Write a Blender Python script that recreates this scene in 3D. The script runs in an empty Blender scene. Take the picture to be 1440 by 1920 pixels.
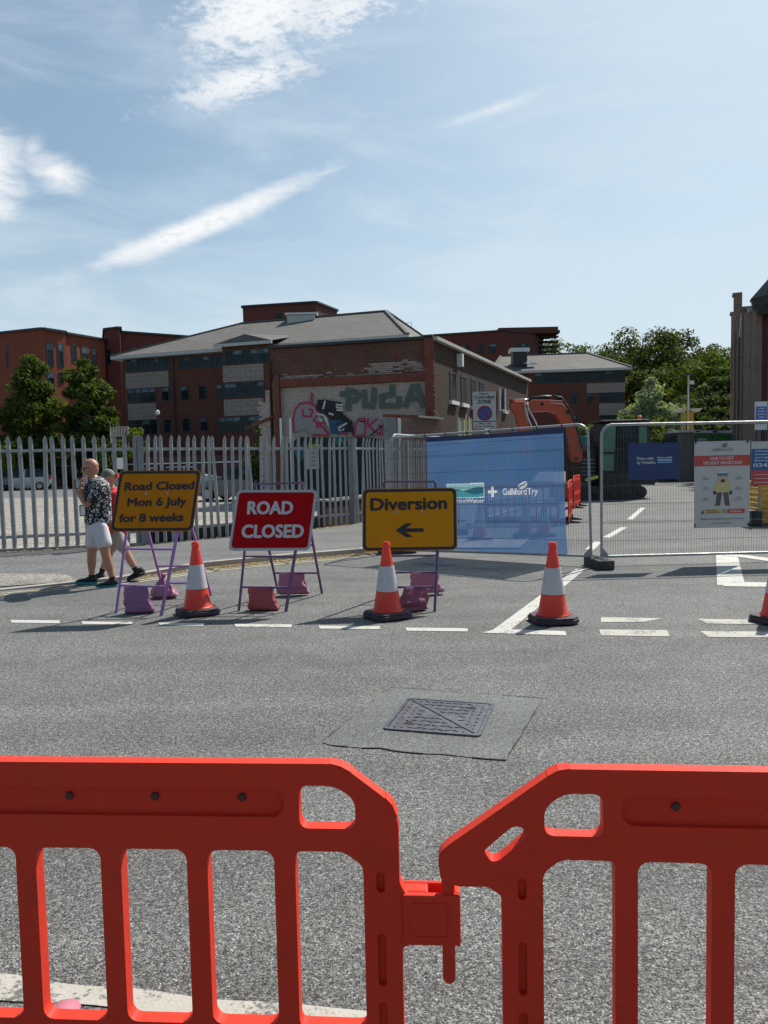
import bpy, bmesh, math, random
import numpy as np
from mathutils import Vector, Matrix, noise
from math import radians, sin, cos, tan, atan, pi, sqrt, asin, atan2
random.seed(7); rng = np.random.default_rng(7)
scn = bpy.context.scene
C = scn.collection

# ------------------------------------------------------------------ camera, sky, sun, exposure
EYE = 1.53; FPX = 1440.0; PITCH = atan(94/1440.0); ROLL = radians(1.2)
_f = Vector((0, cos(PITCH), -sin(PITCH))); _r = Vector((1, 0, 0)); _u = Vector((0, sin(PITCH), cos(PITCH)))
_cr = cos(ROLL)*_r - sin(ROLL)*_u; _cu = sin(ROLL)*_r + cos(ROLL)*_u
EYEV = Vector((0, 0, EYE))
cd = bpy.data.cameras.new('camera'); cam = bpy.data.objects.new('camera', cd); C.objects.link(cam)
cam.matrix_world = Matrix.Translation(EYEV) @ Matrix((_cr, _cu, -_f)).transposed().to_4x4()
cd.sensor_width = 36; cd.lens = 36*FPX/1920; cd.clip_start = .05; cd.clip_end = 3000
scn.camera = cam
SUN_AZ = radians(40); SUN_EL = radians(50)
sundir = Vector((sin(SUN_AZ)*cos(SUN_EL), cos(SUN_AZ)*cos(SUN_EL), sin(SUN_EL)))
sd = bpy.data.lights.new('sun', 'SUN'); sd.energy = 5.0; sd.angle = radians(.5); sd.color = (1, .95, .87)
so = bpy.data.objects.new('sun', sd); C.objects.link(so); so.rotation_euler = sundir.to_track_quat('Z', 'Y').to_euler(); so.location = (20, 20, 40)
scn.view_settings.view_transform = 'Standard'; scn.view_settings.look = 'None'; scn.view_settings.exposure = .25; scn.view_settings.gamma = 1
SKYS = .085

def ray(px, py): return _f + _cr*((px-720)/FPX) + _cu*((960-py)/FPX)
def G(px, py, z=0.0):
    d = ray(px, py); return EYEV + d*((z-EYE)/d.z)
def P(px, py, Y):
    d = ray(px, py); return EYEV + d*(Y/d.y)
def W(px, py, p0, dr):           # point of a vertical wall (p0, unit direction dr) seen there -> (distance along, height)
    n = Vector((-dr.y, dr.x, 0)); d = ray(px, py); q = EYEV + d*((p0-EYEV).dot(n)/d.dot(n)); return (q-p0).dot(dr), q.z

class NT:
    def __init__(s, tree): s.t = tree; s.n = tree.nodes; s.l = tree.links
    def node(s, typ, **k):
        x = s.n.new(typ)
        for a, b in k.items():
            if a.startswith('i_'):
                key = a[2:]; key = int(key) if key.isdigit() else key.replace('_', ' ')
                s.set(x.inputs[key], b)
            else: setattr(x, a, b)
        return x
    def set(s, inp, v):
        if isinstance(v, bpy.types.NodeSocket): s.l.new(v, inp)
        else: inp.default_value = v
    def m(s, op, a, b=None, c=None, clamp=False):
        x = s.n.new('ShaderNodeMath'); x.operation = op; x.use_clamp = clamp
        for i, v in enumerate((a, b, c)):
            if v is not None: s.set(x.inputs[i], v)
        return x.outputs[0]
    def ramp(s, v, a, b, lo=0., hi=1.):
        x = s.n.new('ShaderNodeMapRange'); x.interpolation_type = 'SMOOTHSTEP'
        for i, q in enumerate((v, a, b, lo, hi)): s.set(x.inputs[i], q)
        return x.outputs[0]
    def mix(s, f, a, b, mode='MIX'):
        x = s.n.new('ShaderNodeMix'); x.data_type = 'RGBA'; x.blend_type = mode
        s.set(x.inputs[0], f)
        for i, v in ((6, a), (7, b)):
            if not isinstance(v, bpy.types.NodeSocket) and len(v) == 3: v = (*v, 1)
            s.set(x.inputs[i], v)
        return x.outputs[2]
    def noise(s, vec, scale, detail=3, rough=.55, dist=0.):
        x = s.node('ShaderNodeTexNoise', i_Scale=scale, i_Detail=detail, i_Roughness=rough, i_Distortion=dist)
        if vec is not None: s.l.new(vec, x.inputs['Vector'])
        return x.outputs['Fac']
    def scale(s, vec, sx, sy, sz):
        x = s.node('ShaderNodeMapping'); s.l.new(vec, x.inputs[0]); x.inputs['Scale'].default_value = (sx, sy, sz); return x.outputs[0]

wd = bpy.data.worlds.new('World'); scn.world = wd; wd.use_nodes = True
nt = NT(wd.node_tree); nt.n.clear()
skyn = nt.node('ShaderNodeTexSky', sky_type='NISHITA', sun_disc=False, sun_elevation=SUN_EL, sun_rotation=SUN_AZ, air_density=1.0, dust_density=1.6, ozone_density=1.6, altitude=50)
tc = nt.node('ShaderNodeTexCoord'); sp = nt.node('ShaderNodeSeparateXYZ'); nt.l.new(tc.outputs['Generated'], sp.inputs[0])
az = nt.m('ARCTAN2', sp.outputs[0], sp.outputs[1]); el = nt.m('ARCSINE', sp.outputs[2])
cxy = nt.node('ShaderNodeCombineXYZ'); nt.set(cxy.inputs[0], az); nt.set(cxy.inputs[1], el)
n3 = nt.noise(cxy.outputs[0], 5, 2, .6)
sm_ = nt.node('ShaderNodeMapping'); nt.l.new(cxy.outputs[0], sm_.inputs[0]); sm_.inputs['Rotation'].default_value = (0, 0, radians(-24)); sm_.inputs['Scale'].default_value = (10, 24, 1)
w1_ = nt.noise(sm_.outputs[0], 1.5, 6, .62, .5); w2_ = nt.noise(sm_.outputs[0], 6.5, 4, .68)
wv = nt.node('ShaderNodeMapping'); nt.l.new(cxy.outputs[0], wv.inputs[0]); wv.inputs['Rotation'].default_value = (0, 0, radians(-12)); wv.inputs['Scale'].default_value = (2.2, 9, 1)
n4 = nt.noise(wv.outputs[0], 1.6, 5, .6, .6)
TEXD = nt.ramp(nt.m('ADD', nt.m('MULTIPLY', w2_, .5), nt.m('MULTIPLY', w1_, .5)), .34, .52, .55, 1)
def azel(px, py):
    d = ray(px, py).normalized(); return atan2(d.x, d.y), asin(d.z)
def streak(a, b, wid, soft=.5, rag=.35, dens=1.0, fine=0.0):
    (a0, e0), (a1, e1) = azel(*a), azel(*b); cx, cy = (a0+a1)/2, (e0+e1)/2; L = math.hypot(a1-a0, e1-e0)/2; th = atan2(e1-e0, a1-a0)
    dx = nt.m('SUBTRACT', az, cx); dy = nt.m('SUBTRACT', el, cy)
    p = nt.m('ADD', nt.m('MULTIPLY', dx, cos(th)/L), nt.m('MULTIPLY', dy, sin(th)/L))
    q = nt.m('ADD', nt.m('MULTIPLY', dx, -sin(th)/wid), nt.m('MULTIPLY', dy, cos(th)/wid))
    r = nt.m('SQRT', nt.m('ADD', nt.m('MULTIPLY', p, p), nt.m('MULTIPLY', q, q)))
    r = nt.m('ADD', r, nt.m('MULTIPLY', nt.m('SUBTRACT', w1_, .5), rag*5))
    r = nt.m('ADD', r, nt.m('MULTIPLY', nt.m('SUBTRACT', w2_, .5), rag*1.5+fine))
    return nt.m('MULTIPLY', nt.m('MULTIPLY', nt.m('POWER', nt.ramp(r, 1.25, 1.25-soft*2.0, 0, 1), 1.35), TEXD), min(dens*1.1, 1))
clouds = [streak((100, 527), (625, 312), .0165, .50, .24, .95), streak((540, 345), (665, 305), .005, .8, .3, .5),
          streak((-150, 300), (70, 330), .055, .5, .30, .95), streak((20, 300), (180, 345), .022, .6, .35, .85), streak((-60, 395), (60, 380), .022, .6, .35, .75), streak((330, 80), (640, -60), .048, .5, .45, 1.0, 1.0),
          streak((520, 40), (760, -20), .028, .6, .5, .8, 2.0), streak((300, 190), (620, 100), .022, .6, .45, .9, 1.0),
          streak((785, 250), (1045, 160), .0085, .75, .30, .62),
          streak((40, 260), (80, 300), .02, .8, .4, .6)]
cl = clouds[0]
for c in clouds[1:]: cl = nt.m('MAXIMUM', cl, c)
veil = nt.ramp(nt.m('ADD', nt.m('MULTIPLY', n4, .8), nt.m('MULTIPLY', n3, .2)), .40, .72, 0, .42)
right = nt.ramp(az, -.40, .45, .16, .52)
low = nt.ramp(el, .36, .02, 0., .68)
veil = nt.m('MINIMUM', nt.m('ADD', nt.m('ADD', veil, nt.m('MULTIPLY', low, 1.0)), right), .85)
up = nt.m('MULTIPLY', nt.ramp(sp.outputs[2], -.02, .01, 0, 1), nt.ramp(sp.outputs[1], .0, .7, .12, 1))  # veil and clouds thinned in the unseen sky overhead and behind, lowering fill light
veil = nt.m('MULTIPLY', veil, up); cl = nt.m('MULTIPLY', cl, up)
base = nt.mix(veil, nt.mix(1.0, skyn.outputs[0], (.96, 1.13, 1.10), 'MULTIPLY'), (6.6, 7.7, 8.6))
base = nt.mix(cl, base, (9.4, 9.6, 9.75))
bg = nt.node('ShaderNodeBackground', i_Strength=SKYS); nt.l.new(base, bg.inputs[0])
wo = nt.node('ShaderNodeOutputWorld'); nt.l.new(bg.outputs[0], wo.inputs[0])

# ------------------------------------------------------------------ materials
MC = {}
def mat(key, col, rough=.6, var=.12, vs=6., metal=0., bump=0., bs=60., spec=.5, alpha=1., dirt=None, coat=0.):
    if key in MC: return MC[key]
    m = bpy.data.materials.new(key); m.use_nodes = True; n = NT(m.node_tree); b = n.n['Principled BSDF']
    t = n.node('ShaderNodeTexCoord').outputs['Object']
    f = n.noise(t, vs, 4)
    lo = tuple(c*(1-var) for c in col); hi = tuple(min(1, c*(1+var)) for c in col)
    c = n.mix(f, lo, hi)
    if dirt:
        g = n.ramp(n.noise(t, dirt[1], 6, .65), .5, .72, 0, dirt[2]); c = n.mix(g, c, dirt[0])
    n.set(b.inputs['Base Color'], c); b.inputs['Roughness'].default_value = rough; b.inputs['Metallic'].default_value = metal
    b.inputs['Specular IOR Level'].default_value = spec; b.inputs['Alpha'].default_value = alpha; b.inputs['Coat Weight'].default_value = coat
    r = n.ramp(n.noise(t, vs*2.3, 3), .3, .7, max(0, rough-.08), min(1, rough+.08)); n.set(b.inputs['Roughness'], r)
    if bump:
        bn = n.node('ShaderNodeBump', i_Strength=.6, i_Distance=bump); n.set(bn.inputs['Height'], n.noise(t, bs, 4)); n.l.new(bn.outputs[0], b.inputs['Normal'])
    MC[key] = m; return m
def asphalt(key, base, chip, grain, contrast, bump=.006, tint=(1, 1, 1), patches=.12, wet=None):
    m = bpy.data.materials.new(key); m.use_nodes = True; n = NT(m.node_tree); b = n.n['Principled BSDF']
    t = n.node('ShaderNodeTexCoord').outputs['Object']
    v = n.node('ShaderNodeTexVoronoi', i_Scale=grain); n.l.new(t, v.inputs['Vector'])
    sepc = n.node('ShaderNodeSeparateColor'); n.l.new(v.outputs['Color'], sepc.inputs[0])
    stone = n.ramp(sepc.outputs[0], 0, 1, base*(1-contrast), base*(1+contrast*1.1))
    bright = n.ramp(sepc.outputs[1], .86, .93, 0, chip)
    nz = n.noise(t, grain*.8, 4, .7)
    gap = n.ramp(nz, .36, .50, .12, 1)
    val = n.m('MULTIPLY', n.m('ADD', stone, bright), gap)
    nb = n.noise(t, grain*.28, 4, .65); val = n.m('MULTIPLY', val, n.ramp(nb, .30, .70, .64, 1.36))
    big = n.noise(t, .55, 5, .6); mid = n.noise(t, 3.1, 4, .6)
    val = n.m('MULTIPLY', val, n.ramp(big, .25, .75, 1-patches, 1+patches)); val = n.m('MULTIPLY', val, n.ramp(mid, .25, .75, .92, 1.08))
    trk = n.noise(n.scale(t, .12, 1.5, 1), 1.3, 3, .5); val = n.m('MULTIPLY', val, n.ramp(trk, .3, .7, .88, 1.10))
    cmb = n.node('ShaderNodeCombineColor')
    for i in range(3): n.set(cmb.inputs[i], n.m('MULTIPLY', val, tint[i]))
    col = cmb.outputs[0]
    st = n.ramp(n.noise(n.scale(t, 1, 2.2, 1), 1.7, 6, .7), .66, .80, 0, .35)
    col = n.mix(st, col, (base*.45, base*.42, base*.38))
    n.set(b.inputs['Base Color'], col); b.inputs['Roughness'].default_value = .86; b.inputs['Specular IOR Level'].default_value = .35
    bn = n.node('ShaderNodeBump', i_Strength=.9, i_Distance=bump)
    hgt = n.m('ADD', n.m('MULTIPLY', nz, .7), n.m('MULTIPLY', v.outputs['Distance'], -.8)); n.set(bn.inputs['Height'], hgt); n.l.new(bn.outputs[0], b.inputs['Normal'])
    MC[key] = m; return m
def paintmark(key, col=(.62, .60, .55), worn=.5, vs=30):
    m = bpy.data.materials.new(key); m.use_nodes = True; n = NT(m.node_tree); b = n.n['Principled BSDF']
    t = n.node('ShaderNodeTexCoord').outputs['Object']
    a = n.ramp(n.m('ADD', n.m('MULTIPLY', n.noise(t, vs, 5, .7), .6), n.m('MULTIPLY', n.noise(t, 4, 4, .6), .4)), worn-.03, worn+.05, 0, 1)
    c = n.mix(n.noise(t, 9, 4), tuple(x*.82 for x in col), tuple(x*1.08 for x in col))
    c = n.mix(a, c, (.12, .118, .112)); n.set(b.inputs['Base Color'], c); b.inputs['Roughness'].default_value = .75
    bn = n.node('ShaderNodeBump', i_Strength=.6, i_Distance=.004); n.set(bn.inputs['Height'], n.noise(t, 110, 3, .7)); n.l.new(bn.outputs[0], b.inputs['Normal'])
    MC[key] = m; return m
def brick(key, c1, c2, mortar, msize=.012, white=None, grime=.3, bw=.225, bh=.075):
    m = bpy.data.materials.new(key); m.use_nodes = True; n = NT(m.node_tree); b = n.n['Principled BSDF']
    t = n.node('ShaderNodeTexCoord').outputs['Object']; s = n.node('ShaderNodeSeparateXYZ'); n.l.new(t, s.inputs[0])
    q = n.node('ShaderNodeCombineXYZ'); n.set(q.inputs[0], n.m('ADD', s.outputs[0], s.outputs[1])); n.set(q.inputs[1], s.outputs[2])
    k = n.node('ShaderNodeTexBrick', i_Scale=1.0, i_Mortar_Size=msize, i_Brick_Width=bw, i_Row_Height=bh, i_Bias=0.0)
    n.l.new(q.outputs[0], k.inputs['Vector']); k.inputs['Color1'].default_value = (*c1, 1); k.inputs['Color2'].default_value = (*c2, 1); k.inputs['Mortar'].default_value = (*mortar, 1)
    c = k.outputs[0]
    c = n.mix(n.ramp(n.noise(q.outputs[0], .8, 6, .65), .35, .75, 0, grime), c, tuple(x*.35 for x in c1))
    c = n.mix(n.ramp(n.noise(q.outputs[0], 6, 5, .7), .4, .8, 0, .35), c, tuple(min(1, x*1.7) for x in c2))
    if white: c = n.mix(n.ramp(n.noise(q.outputs[0], white[1], 6, .7), white[2], white[2]+.06, 0, white[3]), c, white[0])
    n.set(b.inputs['Base Color'], c); b.inputs['Roughness'].default_value = .85; b.inputs['Specular IOR Level'].default_value = .25
    bn = n.node('ShaderNodeBump', i_Strength=.5, i_Distance=.01); n.set(bn.inputs['Height'], n.m('ADD', n.m('MULTIPLY', k.outputs['Fac'], -1), n.noise(t, 30, 3))); n.l.new(bn.outputs[0], b.inputs['Normal'])
    MC[key] = m; return m
def leafmat(key, c1, c2, tr=.35):
    m = bpy.data.materials.new(key); m.use_nodes = True; n = NT(m.node_tree); b = n.n['Principled BSDF']
    g = n.node('ShaderNodeNewGeometry'); t = n.node('ShaderNodeTexCoord').outputs['Object']
    f = n.m('ADD', n.m('MULTIPLY', g.outputs['Random Per Island'], .6), n.m('MULTIPLY', n.ramp(n.noise(t, .8, 3), .3, .7), .4))
    c = n.mix(f, c1, c2); n.set(b.inputs['Base Color'], c); b.inputs['Roughness'].default_value = .75; b.inputs['Specular IOR Level'].default_value = .1
    tb = n.node('ShaderNodeBsdfTranslucent'); n.set(tb.inputs[0], n.mix(1.0, c, (1.5, 1.7, .5), 'MULTIPLY'))
    mx = n.node('ShaderNodeMixShader'); mx.inputs[0].default_value = tr; n.l.new(b.outputs[0], mx.inputs[1]); n.l.new(tb.outputs[0], mx.inputs[2])
    n.l.new(mx.outputs[0], n.n['Material Output'].inputs[0]); MC[key] = m; return m
def glassmat(key, col, rough=.08):
    m = bpy.data.materials.new(key); m.use_nodes = True; n = NT(m.node_tree); b = n.n['Principled BSDF']
    g = n.node('ShaderNodeTexCoord').outputs['Object']
    c = n.mix(n.ramp(n.noise(g, 1.3, 3), .35, .7), tuple(x*.5 for x in col), tuple(x*1.7 for x in col)); n.set(b.inputs['Base Color'], c)
    b.inputs['Roughness'].default_value = rough; b.inputs['Specular IOR Level'].default_value = .24
    bn = n.node('ShaderNodeBump', i_Strength=.15, i_Distance=.05); n.set(bn.inputs['Height'], n.noise(g, 1.5, 2)); n.l.new(bn.outputs[0], b.inputs['Normal'])
    MC[key] = m; return m

# ------------------------------------------------------------------ mesh helpers
class MB:
    def __init__(s): s.v = []; s.f = []; s.mi = []; s.cur = 0
    def add(s, vs, fs):
        k = len(s.v); s.v += [tuple(v) for v in vs]
        for f in fs: s.f.append(tuple(i+k for i in f)); s.mi.append(s.cur)
        return s
    def box(s, c, d, M=None):
        hx, hy, hz = d[0]/2, d[1]/2, d[2]/2
        vs = [Vector((x, y, z)) for z in (-hz, hz) for y in (-hy, hy) for x in (-hx, hx)]
        vs = [(M @ v if M else v) + Vector(c) for v in vs]
        return s.add(vs, [(0, 2, 3, 1), (4, 5, 7, 6), (0, 1, 5, 4), (2, 6, 7, 3), (0, 4, 6, 2), (1, 3, 7, 5)])
    def bar(s, p, q, w, h=None, up=(0, 0, 1)):
        p = Vector(p); q = Vector(q); h = h or w; d = (q-p).normalized(); u = Vector(up)
        if abs(d.dot(u)) > .98: u = Vector((0, 1, 0))
        a = d.cross(u).normalized()*w/2; b = a.cross(d).normalized()*h/2
        vs = [p-a-b, p+a-b, p+a+b, p-a+b, q-a-b, q+a-b, q+a+b, q-a+b]
        return s.add(vs, [(0, 1, 2, 3), (7, 6, 5, 4), (0, 4, 5, 1), (1, 5, 6, 2), (2, 6, 7, 3), (3, 7, 4, 0)])
    def tube(s, pts, r, n=8, cap=True):
        pts = [Vector(p) for p in pts]; N = len(pts); rs = r if isinstance(r, (list, tuple)) else [r]*N
        vs = []; ref = None
        for i, p in enumerate(pts):
            d = (pts[min(i+1, N-1)]-pts[max(i-1, 0)]).normalized()
            if ref is None: ref = Vector((0, 0, 1)) if abs(d.z) < .9 else Vector((0, 1, 0))
            a = d.cross(ref).normalized(); b = a.cross(d).normalized(); ref = b
            for k in range(n):
                t = 2*pi*k/n; vs.append(p + a*cos(t)*rs[i] + b*sin(t)*rs[i])
        fs = [(i*n+k, i*n+(k+1) % n, (i+1)*n+(k+1) % n, (i+1)*n+k) for i in range(N-1) for k in range(n)]
        if cap: fs += [tuple(range(n-1, -1, -1)), tuple((N-1)*n+k for k in range(n))]
        return s.add(vs, fs)
    def lathe(s, prof, n=24, c=(0, 0, 0), sq=None):
        vs = []
        for r, z in prof:
            for k in range(n):
                t = 2*pi*k/n; vs.append((c[0]+r*cos(t), c[1]+r*sin(t), c[2]+z))
        N = len(prof)
        fs = [(i*n+k, i*n+(k+1) % n, (i+1)*n+(k+1) % n, (i+1)*n+k) for i in range(N-1) for k in range(n)]
        fs += [tuple(range(n-1, -1, -1)), tuple((N-1)*n+k for k in range(n))]
        return s.add(vs, fs)
    def prism(s, poly, O, ux, uy, nn, t):     # polygon in plane (O,ux,uy), thickness t along nn
        O = Vector(O); ux = Vector(ux); uy = Vector(uy); nn = Vector(nn)
        a = [O+ux*x+uy*y for x, y in poly]; b = [p+nn*t for p in a]; k = len(poly)
        return s.add(a+b, [tuple(range(k-1, -1, -1)), tuple(range(k, 2*k))] + [(i, (i+1) % k, (i+1) % k+k, i+k) for i in range(k)])
    def me(s, me, O=(0, 0, 0), ux=(1, 0, 0), uy=(0, 1, 0), nn=(0, 0, 1)):
        O = Vector(O); ux = Vector(ux); uy = Vector(uy); nn = Vector(nn)
        return s.add([O+ux*v.co.x+uy*v.co.y+nn*v.co.z for v in me.vertices], [tuple(p.vertices) for p in me.polygons])
    def mesh(s, name, mats, smooth=False):
        me = bpy.data.meshes.new(name); me.from_pydata(s.v, [], s.f); me.validate()
        for m in (mats if isinstance(mats, (list, tuple)) else [mats]): me.materials.append(m)
        if len(me.polygons) == len(s.mi): me.polygons.foreach_set('material_index', s.mi)
        bm = bmesh.new(); bm.from_mesh(me); bmesh.ops.recalc_face_normals(bm, faces=bm.faces); bm.to_mesh(me); bm.free()
        if smooth: me.polygons.foreach_set('use_smooth', [True]*len(me.polygons))
        return me
    def build(s, name, mats, parent=None, smooth=False, bevel=0, angle=None, loc=None):
        me = s.mesh(name, mats, smooth); o = link(name, me, parent)
        if loc: o.location = loc
        if bevel:
            b = o.modifiers.new('bevel', 'BEVEL'); b.width = bevel; b.segments = 2; b.limit_method = 'ANGLE'; b.angle_limit = radians(35)
        if angle: me.shade_smooth() if False else sm(me, angle)
        return o
def sm(me, ang):
    me.polygons.foreach_set('use_smooth', [True]*len(me.polygons))
    bm = bmesh.new(); bm.from_mesh(me)
    for e in bm.edges:
        if len(e.link_faces) == 2 and e.calc_face_angle(0) > radians(ang): e.smooth = False
    bm.to_mesh(me); bm.free()
def link(name, me, parent=None):
    o = bpy.data.objects.new(name, me); C.objects.link(o)
    if parent: o.parent = parent
    return o
def thing(name, label, cat, loc=(0, 0, 0), rz=0, group=None):
    o = bpy.data.objects.new(name, None); C.objects.link(o); o.location = loc; o.rotation_euler = (0, 0, rz); o.empty_display_size = .1
    o['label'] = label; o['category'] = cat
    if group: o['group'] = group
    return o
def tag(o, label, cat, group=None):
    o['label'] = label; o['category'] = cat
    if group: o['group'] = group
    return o
def struct(o, kind='structure', label=None):
    o['kind'] = kind
    if label: o['label'] = label
    return o
def dup(root, loc, rz, label, group=None):
    r = root.copy(); C.objects.link(r); r.location = loc; r.rotation_euler = (0, 0, rz); r['label'] = label
    if group: r['group'] = group
    for ch in list(root.children):
        c = ch.copy(); C.objects.link(c); c.parent = r
        for g in list(ch.children):
            d = g.copy(); C.objects.link(d); d.parent = c
    return r
def evalmesh(o):
    dg = bpy.context.evaluated_depsgraph_get(); dg.update()
    me = bpy.data.meshes.new_from_object(o.evaluated_get(dg)); bpy.data.objects.remove(o); return me
def shape2d(loops, ext, bevel=0.):            # filled 2-D outline with holes, thickness ext centred on z=0
    cu = bpy.data.curves.new('tmp', 'CURVE'); cu.dimensions = '2D'; cu.fill_mode = 'BOTH'; cu.extrude = max(ext/2-bevel, 0); cu.bevel_depth = bevel; cu.bevel_resolution = 1
    if bevel: cu.offset = -bevel
    for lp in loops:
        sp_ = cu.splines.new('POLY'); sp_.points.add(len(lp)-1); sp_.use_cyclic_u = True
        for i, p in enumerate(lp): sp_.points[i].co = (p[0], p[1], 0, 1)
    o = bpy.data.objects.new('tmp', cu); C.objects.link(o); return evalmesh(o)
def rrect(x0, y0, x1, y1, r, n=5, corners=(1, 1, 1, 1)):
    pts = []
    for (cx, cy, a0), on in zip(((x1-r, y0+r, -90), (x1-r, y1-r, 0), (x0+r, y1-r, 90), (x0+r, y0+r, 180)), corners):
        for k in range(n+1):
            a = radians(a0+90*k/n); pts.append((cx+r*cos(a), cy+r*sin(a)))
    return pts
def roundpoly(poly, r, n=4):
    out = []; N = len(poly)
    for i in range(N):
        p = Vector(poly[i]); a = Vector(poly[i-1])-p; b = Vector(poly[(i+1) % N])-p
        rr = min(r, a.length*.45, b.length*.45); pa = p+a.normalized()*rr; pb = p+b.normalized()*rr
        for k in range(n+1):
            t = k/n; q = pa*(1-t)**2+p*2*t*(1-t)+pb*t*t; out.append((q.x, q.y))
    return out
def text_me(body, w, h, bold=.0, ext=.002):    # text mesh centred on x, baseline 0, fitted to width w and cap height h
    cu = bpy.data.curves.new('tmp', 'FONT'); cu.body = body; cu.size = 1; cu.align_x = 'CENTER'; cu.extrude = .001; cu.offset = bold; cu.resolution_u = 3
    o = bpy.data.objects.new('tmp', cu); C.objects.link(o); me = evalmesh(o)
    xs = [v.co.x for v in me.vertices]; a, b = min(xs), max(xs); sx = w/(b-a); sy = h/.73
    for v in me.vertices: v.co = Vector(((v.co.x-(a+b)/2)*sx, v.co.y*sy, v.co.z*ext/.002))
    return me
def ribbon(mb, pts, w, O, ux, uy, nn, off=.004):
    O = Vector(O); ux = Vector(ux); uy = Vector(uy); nn = Vector(nn)
    for i in range(len(pts)-1):
        a = Vector(pts[i]); b = Vector(pts[i+1]); d = (b-a).normalized(); n_ = Vector((-d.y, d.x))*w/2; a = a-d*w*.3; b = b+d*w*.3
        q = [a-n_, b-n_, b+n_, a+n_]
        o_ = off+.0004*(len(mb.f) % 7)
        mb.add([O+ux*p.x+uy*p.y+nn*o_ for p in q], [(0, 1, 2, 3)])
def sheet(name, pts, z, m, parent=None):
    o = MB().add([(p[0], p[1], z) for p in pts], [tuple(range(len(pts)))]).build(name, m, parent); return o

# ------------------------------------------------------------------ setting: ground, road, pavement, markings
asph = asphalt('asphalt', .150, .17, 165, .55, .006, (1, 1.01, .965), .16)
asph2 = asphalt('patch_asphalt', .150, .03, 210, .18, .0015, (.97, 1.02, .98), .06)
pave = asphalt('pavement_asphalt', .150, .07, 130, .25, .002, (1, .99, .98), .10)
tan_ = asphalt('tan_paving', .26, .06, 60, .15, .002, (1.05, .97, .86), .08)
conc = mat('concrete', (.36, .34, .30), .9, .15, 4, bump=.004, bs=40, dirt=((.16, .14, .11), 2.5, .6))
parkm = asphalt('car_park_concrete', .27, .02, 20, .05, .001, (1.10, 1.0, .86), .14)
earth = mat('earth', (.17, .16, .12), .95, .3, .4, bump=.01, bs=10)
whitem = paintmark('road_paint', (.50, .49, .45), .57)
wornm = paintmark('worn_road_paint', (.44, .425, .37), .54, 60)
yelm = paintmark('yellow_road_paint', (.50, .45, .30), .56)
struct(MB().add([(-900, -60, -.012), (900, -60, -.012), (900, 1500, -.012), (-900, 1500, -.012)], [(0, 1, 2, 3)]).build('ground', earth))
sheet('road', [(-70, -15), (70, -15), (70, 75), (-70, 75)], 0, asph)['kind'] = 'structure'
# light car park surface beyond the fence
struct(sheet('car_park', [(-60, 14.9), (-6.6, 14.0), (-4.4, 14.6), (-1.6, 17.2), (-.3, 19.2), (0.3, 27), (-4, 30), (-6, 64), (-60, 80)], .006, parkm))
struct(sheet('car_park_lane', [(-60, 42), (-12, 41), (-4, 44), (-6, 62), (-60, 76)], .010, pave))
# pavement with kerb
kerb = [G(-300, 1140), G(0, 1108), G(230, 1087), G(381, 1066), G(520, 1052), G(677, 1039)]
kd = [(-.02, 13.2), (.55, 14.1), (1.15, 15.6), (2.3, 18.5), (7.5, 31)]
kl = [(p.x, p.y) for p in kerb] + kd
fenceline = [(-12, 12.8), (-6.75, 13.4), (-4.48, 14.22), (-1.54, 16.88), (-.72, 17.92), (1.0, 21.6), (5.6, 33)]
outer = kl; inner = fenceline
KH = .09
def kz(i): return .015 if i < 2 else (.04 if i == 2 else KH)
mb = MB(); vs = []
K0 = kl; n0 = len(K0)
mbk = MB()
for i in range(n0-1):
    (x0, y0), (x1, y1) = K0[i], K0[i+1]; d = Vector((x1-x0, y1-y0, 0)).normalized(); nn = Vector((-d.y, d.x, 0))*.13
    z0, z1 = kz(i), kz(i+1)
    a = Vector((x0, y0, 0)); b = Vector((x1, y1, 0))
    mbk.add([a, b, b+nn, a+nn, a+Vector((0, 0, z0)), b+Vector((0, 0, z1)), b+nn+Vector((0, 0, z1)), a+nn+Vector((0, 0, z0))], [(0, 1, 5, 4), (4, 5, 6, 7), (2, 3, 7, 6)])
struct(mbk.build('kerb', conc))
poly = [(x, y+.1) for x, y in kl[:6]] + [(x-.12, y+.03) for x, y in kl[6:]]
pv = [(x, y, (kz(i)-.003)) for i, (x, y) in enumerate(poly)]
inn = [(p[0], p[1], KH) for p in reversed(inner)]
mb = MB(); allv = pv+inn
me = bpy.data.meshes.new('pavement'); bm = bmesh.new(); bv = [bm.verts.new(v) for v in allv]; fc = bm.faces.new(bv); bmesh.ops.triangulate(bm, faces=[fc]); bm.to_mesh(me); bm.free(); me.materials.append(pave)
struct(link('pavement', me))
tp = [G(-200, 1118), G(150, 1094), G(120, 1084), G(-200, 1080)]
struct(MB().add([(p.x, p.y+.05, (.028, .028, .05, .05)[i]) for i, p in enumerate(tp)], [(0, 1, 2, 3)]).build('dropped_kerb_paving', tan_))
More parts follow.
